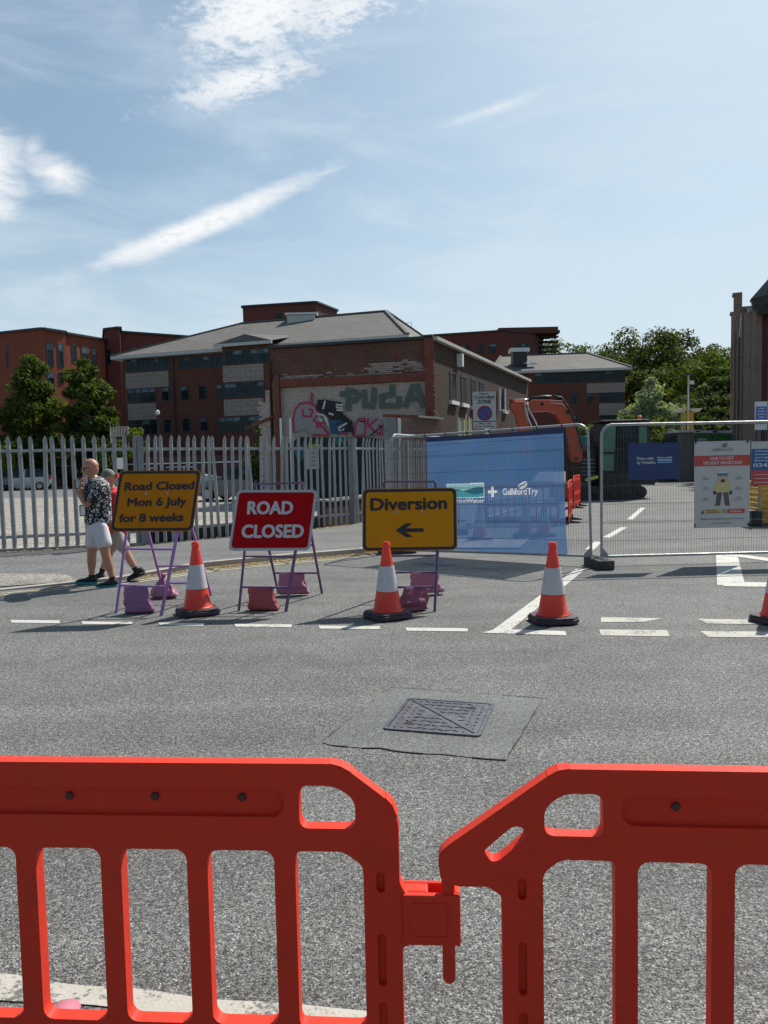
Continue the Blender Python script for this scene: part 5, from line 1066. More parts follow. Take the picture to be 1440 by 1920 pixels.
# ------------------------------------------------------------------ controlled zone sign
zs0 = P(909, 860, 17.6); zs = thing('parking_zone_sign', 'white controlled zone sign with blue and red no waiting roundel on a grey post', 'sign', (zs0.x, 17.6, 0)); zo = zs.location
def zp(px, py): p = P(px, py, 17.55)-zo; return Vector((p.x, p.y, p.z))
TL_, TR_, BL_, BR_ = zp(886, 735), zp(929, 733), zp(888, 804), zp(931, 803)
ux_ = (BR_-BL_); uy_ = (TL_-BL_); sw, sh = ux_.length, uy_.length; ux_ = ux_.normalized(); uy_ = uy_.normalized(); ny_ = Vector((0, -1, 0))
signw = mat('sign_white', (.44, .42, .41), .5, .04); signb = mat('sign_black', (.012, .012, .014), .5); signbl = mat('roundel_blue', (.01, .075, .30), .45); signr = mat('roundel_red', (.20, .008, .03), .45)
MB().me(shape2d([rrect(0, 0, sw, sh, .03)], .02), BL_, ux_, uy_, ny_).build('sign_plate', signw, zs)
def zd(me, n_, m, x, y, o_=.013): return MB().me(me, BL_+ux_*x*sw+uy_*y*sh+ny_*o_, ux_, uy_, ny_).build(n_, m, zs)
zd(text_me('Napier', sw*.40, .045, .01), 'lettering', signb, .49, .925); zd(text_me('Controlled', sw*.87, .075, .02), 'lettering', signb, .50, .815); zd(text_me('ZONE', sw*.60, .085, .03), 'lettering', signb, .49, .685)
cr_ = sw*.325; ci = lambda r: [(r*cos(a), r*sin(a)) for a in np.linspace(0, 2*pi, 41)[:-1]]
zd(shape2d([ci(cr_)], .002), 'roundel', signr, .5, .415, .013); zd(shape2d([ci(cr_*.76)], .002), 'roundel', signbl, .5, .415, .016); a = radians(-45); e_ = Vector((cos(a), sin(a))); n2_ = Vector((-e_.y, e_.x)); zd(shape2d([[tuple(e_*-cr_*.8+n2_*cr_*.12), tuple(e_*cr_*.8+n2_*cr_*.12), tuple(e_*cr_*.8-n2_*cr_*.12), tuple(e_*-cr_*.8-n2_*cr_*.12)][::-1]], .002), 'roundel_bar', signr, .5, .415, .019)
zd(shape2d([[(-sw/2, -.008), (sw/2, -.008), (sw/2, .008), (-sw/2, .008)]], .002), 'divider', signb, .5, .192); zd(text_me('Mon - Fri', sw*.48, .042, .012), 'lettering', signb, .5, .115); zd(text_me('8 am - 6.30 pm', sw*.82, .042, .012), 'lettering', signb, .5, .035)
zz0 = BL_.z; MB().tube([(.0, .03, 0), (.0, .03, zz0+.75)], .04).build('post', galvd, zs); MB().box((.06, .0, zz0-.06), (.10, .05, .14)).build('post_clip', whitef, zs)

# ------------------------------------------------------------------ road works signs on A-frames
framep = mat('purple_frame_paint', (.115, .065, .155), .5, .25, 9, dirt=((.10, .07, .06), 6, .6)); framel = mat('violet_frame_paint', (.30, .15, .40), .5, .2, 9)
orp = mat('sign_orange', (.50, .172, .007), .6, .06, 1.5, spec=.1, dirt=((.30, .13, .02), 5, .25)); blk = mat('sign_border_black', (.014, .010, .009), .45); redp_ = mat('sign_red', (.36, .003, .005), .6, .06, 1.5, spec=.1); alu = mat('sign_aluminium', (.40, .40, .42), .45, .1)
def vsign(label, TL, TR, BR, BL, yb, yt, feetF, feetR, topR, face, border, texts, fp, ybR=None, arrow=False, rear=None, plateyaw=0.0, lower=None, edge=None, off_=.02):
    base = (P(*BL, yb)+P(*BR, yb))/2; t = thing('road_works_sign', label, 'road sign', (base.x, base.y, 0), 0, 'temporary road signs on A-frames'); o_ = Vector((base.x, base.y, 0))
    a, b, c, d = P(*TL, yt)-o_, P(*TR, yt+plateyaw)-o_, P(*BR, yb+plateyaw)-o_, P(*BL, yb)-o_
    ux = ((b-a)+(c-d))/2; uy = ((a-d)+(b-c))/2; w, h = ux.length, uy.length; ux.normalize(); uy.normalize(); nn = ux.cross(uy).normalized(); O_ = (a+b+c+d)/4-ux*w/2-uy*h/2+nn*off_
    rr = .05
    MB().me(shape2d([rrect(0, 0, w, h, rr)], .006), O_, ux, uy, nn).build('back_plate', edge or border, t)
    ins = .012 if edge else .0
    pl = MB().me(shape2d([rrect(ins, ins, w-ins, h-ins, rr)], .002), O_+nn*.005, ux, uy, nn).build('sign_plate', border if not edge else edge, t)
    bd = .028
    if edge: MB().me(shape2d([rrect(.008, .008, w-.008, h-.008, rr), rrect(.008+bd, .008+bd, w-.008-bd, h-.008-bd, rr*.7)], .002), O_+nn*.008, ux, uy, nn).build('border', border, pl); MB().me(shape2d([rrect(.008+bd, .008+bd, w-.008-bd, h-.008-bd, rr*.7)], .002), O_+nn*.008, ux, uy, nn).build('face', face, pl)
    else: MB().me(shape2d([rrect(bd, bd, w-bd, h-bd, rr*.7)], .002), O_+nn*.007, ux, uy, nn).build('face', face, pl)
    uyt = uy-ux*uy.dot(ux)*.6
    for (s, cx, cy, tw_, th2, m, skew) in texts:
        me = text_me(s, tw_*w, th2*h, .0); lt = MB(); bw = th2*h*.055
        for q_, (dx, dy) in enumerate(((-1, 0), (1, 0), (0, 0), (0, .8), (0, -.8), (.7, .6), (-.7, .6), (.7, -.6), (-.7, -.6))): lt.me(me, O_+ux*(cx*w+dx*bw)+uy*(cy*h+dy*bw)+nn*(.011+.00015*q_), (ux+uy*skew).normalized(), uyt, nn)
        lt.build('lettering', m, pl)
    if arrow:
        q = lambda x, y: (x*w, y*h)
        MB().me(shape2d([[q(.35, .325), q(.455, .435), q(.53, .435), q(.46, .355), q(.645, .355), q(.645, .295), q(.46, .295), q(.53, .215), q(.455, .215)]], .002), O_+nn*.011, ux, uy, nn).build('arrow', blk, pl)
    for k in (-1, 1): me = MB().lathe([(.012, 0), (.012, .004), (.006, .007)], 10).mesh('b', alu); MB().me(me, O_+ux*(w*(.5+.13*k))+uy*h*.62+nn*.008, ux, uy, nn).build('fixing_bolt', alu, pl)
    # frame
    mt = fp; T1 = O_+ux*w*.16+uy*h*.96-nn*(.02+off_); T2 = O_+ux*w*.84+uy*h*.96-nn*(.02+off_)
    F = [G(*q)-o_ for q in feetF]; R = [G(*q)-o_ for q in feetR]; TT = [P(*q, yt+.10)-o_ for q in topR]
    for f_, top in zip(F, (T1, T2)): MB().bar(f_, top, .024, .024).build('leg', mt, t)
    for f_, top in zip(R, TT): MB().bar(f_, top, .024, .024).build('leg', mt, t)
    MB().bar(TT[0], TT[1], .022, .022).build('crossbar', mt, t)
    for (A_, B_), fr in (((F, (T1, T2)), .20), ((F, (T1, T2)), .46), ((R, TT), .20), ((R, TT), .46)):
        p, q = A_[0].lerp(B_[0], fr), A_[1].lerp(B_[1], fr)
        MB().bar(p, q, .020, .020).build('crossbar', mt, t)
    return t, [o_+F[0].lerp(T1, .20), o_+F[1].lerp(T2, .20), o_+R[0].lerp(TT[0], .20), o_+R[1].lerp(TT[1], .20)]
s1, h1 = vsign('orange road closed from Monday 6 July for 8 weeks notice, leftmost road works sign', (226, 884), (379, 882), (362, 997), (208, 997), 7.98, 8.12, [(218, 1150), (302, 1155)], [(309, 1117), (396, 1116)], [(276, 990), (360, 990)], orp, blk,
   [('Road Closed', .52, .68, .84, .135, blk, .015), ('Mon 6 July', .52, .42, .71, .135, blk, .015), ('for 8 weeks', .48, .16, .77, .135, blk, .015)], framel, edge=orp)
s2, h2 = vsign('red road closed sign with white lettering on a purple A-frame', (447, 920), (594, 919), (583, 1033), (427, 1033), 7.97, 8.13, [(448, 1145), (536, 1147)], [(522, 1112), (604, 1113)], [(478, 908), (566, 905)], redp_, alu,
   [('ROAD', .45, .60, .55, .215, mat('sign_letter_white', (.52, .49, .51), .5), 0), ('CLOSED', .52, .215, .75, .215, MC['sign_letter_white'], 0)], framep)
s3, h3 = vsign('orange diversion sign with black left arrow on a purple A-frame', (680, 920), (855, 916), (856, 1033), (680, 1034), 7.97, 8.10, [(727, 1147), (815, 1147)], [(736, 1113), (821, 1112)], [(720, 903), (816, 903)], mat('sign_orange_bright', (.57, .235, .008), .6, .06, 1.5, spec=.1), blk,
   [('Diversion', .49, .66, .80, .20, blk, .01)], framep, arrow=True, edge=orp, off_=.07)

# ------------------------------------------------------------------ sandbags
def sandbag(label, c, w, h, d, m, style, rz=0, seed=1, z=None, group='sandbags hung on the sign frames'):
    mb = MB(); U, V_ = 60, 34; vs = []
    for j in range(V_+1):
        v = j/V_
        for i in range(U):
            a = 2*pi*i/U; ca, sa = cos(a), sin(a); e = .28 if style in ('square', 'slump') else .75
            cx = (abs(ca)**e)*(1 if ca >= 0 else -1); cy = (abs(sa)**.8)*(1 if sa >= 0 else -1)
            if style in ('square', 'slump'):
                k = .80+.20*sin(pi*min(1, (1-v)*1.25+.02)**.9*.5+.0); k = (.86+.16*(1-v)**.7) if v > .05 else .90; ky = .16+.90*sin(min(1, (1-v)*1.05)*pi*.62)**1.1; ky *= (.6 if v < .04 else 1); zz_ = v*h
                fold = .10*math.exp(-((v-.30-.10*sin(a+seed))*9)**2)+.09*math.exp(-((v-.62+.12*sin(a*2+seed))*11)**2); ky *= 1-fold*1.6; k *= 1-fold*.5
            elif style == 'tied': k = (1-v)**.75*.95+.09 if v > .18 else .55+2.2*v; k = min(k, 1); ky = k*1.0; zz_ = v*h
            else: k = .75+.30*sin(pi*(v*.9+.05)); ky = k; zz_ = v*h; cx = cx
            pl = 1+(.09*sin(a*7+seed+v*2)*v if style == 'tied' else .03*sin(a*3+seed+v*2))
            n_ = noise.noise(Vector((cx*2+seed, cy*2, v*3)))*.13+.05*abs(noise.noise(Vector((cx*5, cy*3+seed, v*6))))
            lean_ = (-.35*(1-v)*w*.5+.10*w) if style == 'slump' else 0; tail = (.16*w*max(0, .5-v)*2 if (style == 'square' and cx > .9) else 0)
            vs.append((cx*w/2*k*pl*(1+n_)+lean_+tail, cy*d/2*ky*pl*(1+n_*2.5), zz_+noise.noise(Vector((cx*1.5, seed, cy)))*h*.06*(1-v if style != 'tied' else 1)))
    mb.add(vs, [(j*U+i, j*U+(i+1) % U, (j+1)*U+(i+1) % U, (j+1)*U+i) for j in range(V_) for i in range(U)]+[tuple(range(U)), tuple(V_*U+i for i in range(U))])
    t = thing('sandbag', label, 'sandbag', c, rz, group); mb.build('bag', m, t, smooth=True)
    if style == 'tied': mb = MB(); mb.lathe([(w*.05, 0), (w*.10, .03), (w*.12, .06)], 12, (0, 0, h)); mb.build('gathered_neck', m, t, smooth=True)
    elif False: MB().bar((-w*.46, 0, h+.002), (w*.46, 0, h+.002), .036, .02).build('folded_top', m, t, bevel=.006)
    return t
def bagmat(key, c): return mat(key, c, .45, .22, 7, bump=.012, bs=9, dirt=(tuple(x*.6 for x in c), 5, .5))
bpurp = bagmat('bag_purple', (.25, .10, .215)); bpink = bagmat('bag_pink', (.36, .14, .23)); bred = bagmat('bag_red', (.34, .055, .06)); bmar = bagmat('bag_maroon', (.25, .07, .11)); bviol = bagmat('bag_violet', (.32, .12, .20))
def hang(h, i, u): p = h[i].lerp(h[i+1], u); return p
def bag(label, hp_, h, w, d, m, style, rz, seed): sandbag(label, (hp_.x, hp_.y, max(.0, hp_.z-h)), w, h, d, m, style, rz, seed)
bag('flat purple sandbag hanging on the front bar of the leftmost sign', hang(h1, 0, .36), hang(h1, 0, .3).z-.005, .27, .11, bpurp, 'square', .05, 2)
bag('pink sandbag gathered at its neck on the rear of the leftmost sign', hang(h1, 2, .0)+Vector((.02, 0, .04)), .23, .36, .20, bviol, 'tied', 0, 3)
bag('faded red sandbag on the front bar of the red sign', hang(h2, 0, .42), hang(h2, 0, .3).z-.01, .285, .12, bred, 'square', -.05, 4)
bag('pink violet sandbag on the rear bar of the red sign', hang(h2, 2, .40), hang(h2, 2, .3).z-.02, .32, .12, bviol, 'square', .05, 5)
bag('slumped maroon sandbag on the front bar of the diversion sign', hang(h3, 0, .56), hang(h3, 0, .5).z-.0, .30, .17, bmar, 'slump', .3, 6)
bag('pink sandbag on the rear bar of the diversion sign', hang(h3, 2, .72), hang(h3, 2, .6).z-.03, .34, .13, bpink, 'square', .1, 7)

# ------------------------------------------------------------------ traffic cones
conor = mat('cone_orange', (.78, .055, .022), .38, .10, 5, dirt=((.45, .10, .05), 9, .35), coat=.15); conwh = mat('cone_sleeve', (.52, .50, .52), .4, .08, 12, dirt=((.22, .21, .22), 8, .4)); conbs = mat('cone_base_rubber', (.045, .030, .042), .75, .35, 12, bump=.002, bs=40, dirt=((.12, .09, .09), 6, .5))
n = NT(conor.node_tree); b = n.n['Principled BSDF']; tb_ = n.node('ShaderNodeBsdfTranslucent'); n.set(tb_.inputs[0], (1.0, .10, .03, 1)); mx = n.node('ShaderNodeMixShader'); mx.inputs[0].default_value = .18; n.l.new(b.outputs[0], mx.inputs[1]); n.l.new(tb_.outputs[0], mx.inputs[2]); n.l.new(mx.outputs[0], n.n['Material Output'].inputs[0])
def cone(label, loc, rz, tilt=0):
    t = thing('traffic_cone', label, 'traffic cone', loc, rz, 'orange traffic cones'); r8 = lambda w, c: [(-w+c, -w), (w-c, -w), (w, -w+c), (w, w-c), (w-c, w), (-w+c, w), (-w, w-c), (-w, -w+c)]
    MB().prism(r8(.205, .07), (0, 0, .012), (1, 0, 0), (0, 1, 0), (0, 0, 1), .038).prism(r8(.195, .065), (0, 0, .050), (1, 0, 0), (0, 1, 0), (0, 0, 1), .018).build('base', conbs, t, bevel=.006)
    mb = MB()
    for x in (-.14, .14):
        for y in (-.14, .14): mb.box((x, y, .006), (.07, .07, .014))
    mb.build('base_feet', conbs, t)
    R = lambda z: .138-(z-.09)*(.138-.036)/(.70-.09)
    b = MB().lathe([(.155, .066), (.155, .078), (R(.095), .095), (R(.27), .27), (R(.47), .47), (R(.69), .69), (.034, .70), (.040, .705), (.040, .735), (.030, .750), (.018, .750)], 32).build('body', conor, t, angle=40)
    MB().lathe([(R(.272)+.003, .272), (R(.50)+.003, .515)], 32).build('reflective_sleeve', conwh, t, angle=40)
    return t
def gl(px, py): p = G(px, py); return (p.x, p.y, 0)
c1 = cone('traffic cone in front of the right foot of the leftmost sign', gl(371, 1151), .45)
dup(c1, gl(727, 1158), .5, 'traffic cone standing in front of the diversion sign'); dup(c1, gl(1037, 1166), .12, 'traffic cone on the white line before the mesh fence')
dup(c1, gl(1459, 1167), .4, 'traffic cone cut off by the right edge'); 
for px_, py_, lab in ((900, 1014, 'traffic cone behind the banner, leftmost of three seen through it'), (985, 1006, 'traffic cone behind the banner, middle of three seen through it'), (1020, 1006, 'traffic cone behind the banner, rightmost of three seen through it')): dup(c1, gl(px_, py_), .3, lab)

# ------------------------------------------------------------------ chapter 8 barriers
barr = mat('barrier_red_plastic', (.68, .042, .020), .55, .06, 2.5, spec=.2, dirt=((.42, .045, .022), 5, .5), bump=.0012, bs=55); n = NT(barr.node_tree); b = n.n['Principled BSDF']; t_ = n.node('ShaderNodeTexCoord').outputs['Object']; old = b.inputs['Base Color'].links[0].from_socket
sc_ = n.ramp(n.noise(n.scale(t_, 9, 9, 60), 3, 5, .7), .62, .72, 0, .35); sc2 = n.ramp(n.noise(n.scale(t_, 60, 9, 7), 2.4, 5, .7), .66, .74, 0, .4); gr = n.ramp(n.noise(t_, 3.3, 6, .7), .52, .75, 0, .38)
c_ = n.mix(sc_, old, (.66, .17, .10)); c_ = n.mix(sc2, c_, (.30, .03, .015)); c_ = n.mix(gr, c_, (.36, .06, .035)); n.set(b.inputs['Base Color'], c_)
rivm = mat('rubber_plug', (.09, .03, .025), .7, .2, 20)
LB = 1.62
def bar_layers():
    out = [(0, 1.0), (LB, 1.0), (LB+.04, .984), (LB+.098, .939), (LB+.117, .913), (LB+.121, .885), (LB+.121, .785), (LB+.13, .767), (LB+.14, .762), (LB+.14, .672), (LB+.124, .665), (LB+.124, .06), (LB+.06, .03), (-.055, .03), (-.116, .06), (-.116, .772), (-.140, .788), (-.192, .787), (-.200, .79), (-.212, .787), (-.222, .80), (-.226, .832), (-.222, .848), (-.208, .861), (-.038, .986), (-.019, .996)]
    holes = []
    for i in range(11):
        x0 = -.045+.16*i; x1 = x0+.122
        if i == 0: holes.append(roundpoly([(x0, .512), (x1, .512), (x1, .84), (x0+.03, .84), (x0, .815)], .014))
        elif i == 10: holes.append(roundpoly([(x0, .512), (x1, .512), (x1, .815), (x1-.035, .84), (x0, .84)], .014))
        else: holes.append(rrect(x0, .512, x1, .84, .020, 4))
        holes.append(rrect(x0, .20, x1, .42, .02, 4))
    holes.append(roundpoly([(-.042, .882), (.057, .882), (.057, .957), (-.008, .957), (-.042, .932)], .018)); holes.append(roundpoly([(LB-.055, .882), (LB+.045, .882), (LB+.045, .936), (LB+.008, .960), (LB-.055, .960)], .018))
    holes.append(roundpoly([(-.149, .850), (-.132, .833), (-.120, .836), (-.073, .878), (-.079, .897), (-.097, .897)], .010))
    return out, holes
out, holes = bar_layers(); outr = roundpoly(out, .006, 2)
back = shape2d([outr]+holes, .016)
slots = [rrect(cx-.0075, z0, cx+.0075, z1, .007, 3) for cx in (-.081, LB+.0875) for z0, z1 in ((.766, .804), (.592, .690), (.45, .562))]
recs = [rrect(.088, .902, LB-.082, .954, .024, 6)]
front = shape2d([outr]+holes+slots+recs, .011)
def barrier(label, loc, rz, group='red plastic pedestrian barriers'):
    t = thing('barrier', label, 'barrier', loc, rz, group)
    mb = MB(); mb.me(back, (0, .0135, 0), (1, 0, 0), (0, 0, 1), (0, -1, 0)); mb.me(front, (0, .0, 0), (1, 0, 0), (0, 0, 1), (0, -1, 0)); mb.build('panel', barr, t)
    # sleeve: hollow box at the right end
    x0, x1 = LB+.126, LB+.228; mb = MB(); z0, z1 = .673, .766
    for (a, b, c, d) in ((x0, x1, -.012, .001), (x0, x1, .030, .040), (x1-.012, x1, .001, .030), (x0, x0+.045, .001, .030)): mb.add([(a, c, z0), (b, c, z0), (b, d, z0), (a, d, z0), (a, c, z1), (b, c, z1), (b, d, z1), (a, d, z1)], [(3, 2, 1, 0), (4, 5, 6, 7), (0, 1, 5, 4), (1, 2, 6, 5), (2, 3, 7, 6), (3, 0, 4, 7)])
    mb.build('connector_sleeve', barr, t, bevel=.004); MB().me(shape2d([rrect(x0+.012, z0+.014, x1-.018, z1-.014, .012), rrect(x0+.016, z0+.018, x1-.022, z1-.018, .009)], .003), (0, -.0125, 0), (1, 0, 0), (0, 0, 1), (0, -1, 0)).build('moulded_outline', barr, t)
    mb = MB().me(shape2d([rrect(-.221, .598, -.198, .80, .011)], .018, .004), (0, .016, 0), (1, 0, 0), (0, 0, 1), (0, -1, 0)); mb.build('hook_pin', barr, t)
    # raised lip on the sloping shoulders
    for pts in ([(LB-.0, 1.001), (LB+.02, .996), (LB+.04, .985)], [(LB+.098, .940), (LB+.110, .927), (LB+.1185, .905)], [(-.036, .9875), (-.018, .9975), (.002, 1.001)], [(.90, 1.001), (.96, 1.001)]):
        mb = MB()
        for a, b in zip(pts[:-1], pts[1:]): mb.bar((a[0], .008, a[1]-.001), (b[0], .008, b[1]-.001), .029, .003, up=(0, 0, 1))
        mb.build('moulded_lip', barr, t)
    for k in range(9): me = MB().lathe([(.0075, 0), (.0075, .004), (.005, .007)], 14).mesh('x', rivm, True); MB().me(me, (.18+.16*k-.0, .0055, .934), (1, 0, 0), (0, 0, 1), (0, -1, 0)).build('rubber_plug', rivm, t)
    for x in (.30, LB-.30): mb = MB().prism([(-.28, 0), (.28, 0), (.28, .03), (.06, .07), (.05, .16), (-.05, .16), (-.06, .07), (-.28, .03)], (x-.04, .02, 0), (0, 1, 0), (0, 0, 1), (1, 0, 0), .08); mb.build('foot', black, t, bevel=.006)
    return t
BLc = G(617, 1430, 1.0); BRc = G(1066, 1440, 1.0); aL_ = radians(-4.0); aR_ = radians(-5.2)
locL = Vector((BLc.x, BLc.y, 0))-Vector((cos(aL_), sin(aL_), 0))*LB
bl = barrier('red plastic barrier nearest the camera on the left with a sleeve connector', locL, aL_)
br_ = dup(bl, (BRc.x, BRc.y, 0), aR_, 'red plastic barrier nearest the camera on the right with a hook end')
p = G(1062, 984); dup(bl, (p.x-1.86, p.y+.35, 0), radians(-11), 'red barrier showing faintly through the banner'); 
dup(bl, (p.x+.1, p.y+.15, 0), radians(74), 'small red barrier end on beside the banner and the excavator'); p2 = G(1085, 955)
dup(bl, (p2.x-.05, p2.y+.3, 0), radians(70), 'farther red barrier beside the excavator tracks')
sandbag('pink sandbag knot poking up behind the bars of the left barrier', locL+Vector((cos(aL_), sin(aL_), 0))*(LB-.545)+Vector((-.02, .12, .176)), .28, .20, .12, mat('pale_pink_bag', (.50, .17, .22), .5, .2, 9, bump=.01, bs=12), 'tied', 0, 11, group=None)
sbk = bpy.data.objects['sandbag.006'] if 'sandbag.006' in bpy.data.objects else None
#SPLIT4
# ------------------------------------------------------------------ people
def skin_me(chains, sub=2):     # chains: list of (list of (co, r), parent (chain, index) or None)
    vs, es, rs = [], [], []; idx = []
    for pts, par in chains:
        ids = []
        for k, (co, r) in enumerate(pts):
            vs.append(tuple(co)); rs.append(r); ids.append(len(vs)-1)
            if k: es.append((ids[-2], ids[-1]))
            elif par: es.append((idx[par[0]][par[1]], ids[0]))
        idx.append(ids)
    me = bpy.data.meshes.new('tmp'); me.from_pydata(vs, es, []); o = bpy.data.objects.new('tmp', me); C.objects.link(o)
    m = o.modifiers.new('s', 'SKIN'); m.use_smooth_shade = True; m.branch_smoothing = .6
    for i, r in enumerate(rs):
        d = me.skin_vertices[0].data[i]; d.radius = r if isinstance(r, tuple) else (r, r); d.use_root = (i == 0)
    s = o.modifiers.new('d', 'SUBSURF'); s.levels = sub; s.render_levels = sub; bpy.context.view_layer.update(); return evalmesh(o)
def joinme(name, mes, mats, parent):
    mb = MB()
    for m in mes: mb.me(m)
    return mb.build(name, mats, parent, smooth=True)
def head_me(c, fwd, tilt, s=1.0):
    bm = bmesh.new(); bmesh.ops.create_uvsphere(bm, u_segments=32, v_segments=24, radius=1)
    for v in bm.verts:
        x, y, z = v.co          # face toward +x
        sx, sy, sz = .098, .078, .122; f = max(0, x)
        if z < 0: sy *= 1-.22*(-z); sx *= 1-.10*(-z)
        X = x*sx+(.012 if z > .1 and x < 0 else 0)*(-1); Y_ = y*sy; Z = z*sz
        if x > .75 and abs(y) < .25 and -.45 < z < .15: X += .026*(1-abs(y)/.25)*(1-abs(z+.18)/.33 if abs(z+.18) < .33 else 0)
        if x > .6 and .05 < z < .22 and .15 < abs(y) < .6: X -= .008
        if x > .4 and -.98 < z < -.62: X += .016*(1-abs(y))
        if x > .7 and abs(y) < .35 and -.56 < z < -.46: X += .006
        v.co = Vector((X, Y_, Z))*s
    me = bpy.data.meshes.new('h'); bm.to_mesh(me); bm.free()
    M = Matrix.Translation(c) @ Matrix.Rotation(fwd, 4, 'Z') @ Matrix.Rotation(tilt, 4, 'Y')
    mb = MB(); me.transform(M); mb.me(me)
    for sd in (-1, 1):
        e = bpy.data.meshes.new('e'); b2_ = bmesh.new(); bmesh.ops.create_uvsphere(b2_, u_segments=10, v_segments=8, radius=1); b2_.to_mesh(e); b2_.free()
        e.transform(M @ Matrix.Translation((-.012*s, sd*.078*s, -.005*s)) @ Matrix.Rotation(sd*.3, 4, 'Z') @ Matrix.Diagonal((.020*s, .010*s, .032*s, 1))); mb.me(e)
    return mb.mesh('head', []), M
def hand_chains(w, d, up, curl=.6, s=1.0):    # wrist point, direction of the hand, direction the fingers close toward
    d = d.normalized(); side = d.cross(up).normalized(); up = side.cross(d).normalized(); ch = []
    palm = [(w, .026*s), (w+d*.035*s, (.034*s, .018*s)), (w+d*.075*s, (.038*s, .016*s))]; ch.append(skin_me([(palm, None)], 1))
    for k, (o_, L) in enumerate(((-.030, .068), (-.010, .078), (.010, .072), (.029, .056))):
        b = w+d*.078*s+side*o_*s; p1 = b+(d*cos(curl*.5)+up*sin(curl*.5))*L*.42*s; p2 = p1+(d*cos(curl*1.3)+up*sin(curl*1.3))*L*.34*s; p3 = p2+(d*cos(curl*2)+up*sin(curl*2))*L*.26*s
        ch.append(skin_me([([(w+d*.06*s+side*o_*.8*s, .009*s), (b, .0095*s), (p1, .0085*s), (p2, .0078*s), (p3, .0065*s)], None)], 1))
    b = w+d*.025*s-side*.030*s; p1 = b-side*.028*s+d*.022*s+up*.012*s; p2 = p1+d*.028*s+up*.018*s-side*.004*s; ch.append(skin_me([([(w+d*.02*s-side*.012*s, .012*s), (b, .011*s), (p1, .010*s), (p2, .008*s)], None)], 1))
    return ch
skin1 = mat('skin', (.42, .20, .13), .5, .10, 14); skin2 = mat('skin_pale', (.46, .24, .16), .5, .10, 14); sole = mat('teal_sole', (.01, .22, .26), .5); shoeb = mat('black_shoe', (.014, .016, .022), .7, .2, 30); sockb = mat('black_sock', (.012, .012, .013), .9)
wshort = mat('white_shorts', (.56, .56, .60), .8, .08, 12, bump=.008, bs=9); gshort = mat('stone_shorts', (.34, .30, .26), .8, .1, 12, bump=.008, bs=9); redt = mat('red_tshirt', (.62, .035, .03), .75, .1, 10, bump=.008, bs=9)
def shirtmat():
    m = bpy.data.materials.new('patterned_shirt'); m.use_nodes = True; n = NT(m.node_tree); b = n.n['Principled BSDF']; t = n.node('ShaderNodeTexCoord').outputs['Object']
    w = n.node('ShaderNodeTexNoise', i_Scale=16.0, i_Detail=2.0); n.l.new(t, w.inputs['Vector']); ad = n.node('ShaderNodeVectorMath', operation='MULTIPLY_ADD'); n.l.new(w.outputs['Color'], ad.inputs[0]); ad.inputs[1].default_value = (.05, .05, .05); n.l.new(t, ad.inputs[2])
    v = n.node('ShaderNodeTexVoronoi', i_Scale=17.0, feature='F1'); n.l.new(ad.outputs[0], v.inputs['Vector'])
    d = v.outputs['Distance']; r1 = n.m('MULTIPLY', n.ramp(d, .31, .34), n.ramp(d, .43, .40)); blob = n.ramp(n.noise(ad.outputs[0], 26, 2), .62, .64)
    q = n.m('MAXIMUM', r1, n.m('MULTIPLY', blob, n.ramp(n.noise(t, 7, 1), .42, .5))); c = n.mix(q, (.010, .011, .018), (.62, .62, .64)); n.set(b.inputs['Base Color'], c); b.inputs['Roughness'].default_value = .8
    bn = n.node('ShaderNodeBump', i_Strength=.6, i_Distance=.01); n.set(bn.inputs['Height'], n.noise(t, 9, 3)); n.l.new(bn.outputs[0], b.inputs['Normal']); return m
def shoe(name, heel, toe, par, upm, solem, lift=None):
    a = Vector(heel); b = Vector(toe); d = (b-a); L = d.length; d.normalize(); s = Vector((-d.y, d.x, 0)).normalized(); up = s.cross(d)*-1
    if up.z < 0: up = -up
    prof = [(0, .072, .036), (.06, .095, .040), (.25, .098, .043), (.42, .078, .046), (.62, .055, .050), (.82, .046, .046), (1.0, .022, .026)]
    mb = MB(); vs = []; n_ = 12
    for u, h, w in prof:
        for k in range(n_): t = 2*pi*k/n_; vs.append(a+d*(u*L)+s*(cos(t)*w)+up*(.022+h/2+sin(t)*h/2*(1 if sin(t) > 0 else .7)))
    N = len(prof); mb.add(vs, [(i*n_+k, i*n_+(k+1) % n_, (i+1)*n_+(k+1) % n_, (i+1)*n_+k) for i in range(N-1) for k in range(n_)]+[tuple(range(n_)), tuple((N-1)*n_+k for k in range(n_))]); o = mb.build(name, upm, par, smooth=True)
    pl = []; 
    for u, h, w in prof: pl.append((u*L, w+.006))
    poly = [(x, y) for x, y in pl]+[(x, -y) for x, y in reversed(pl)]
    poly = roundpoly([(-.012, 0)]+poly, .02, 2)
    MB().prism(poly, a, d, s, up, .034).build('sole', solem, o, bevel=.008)
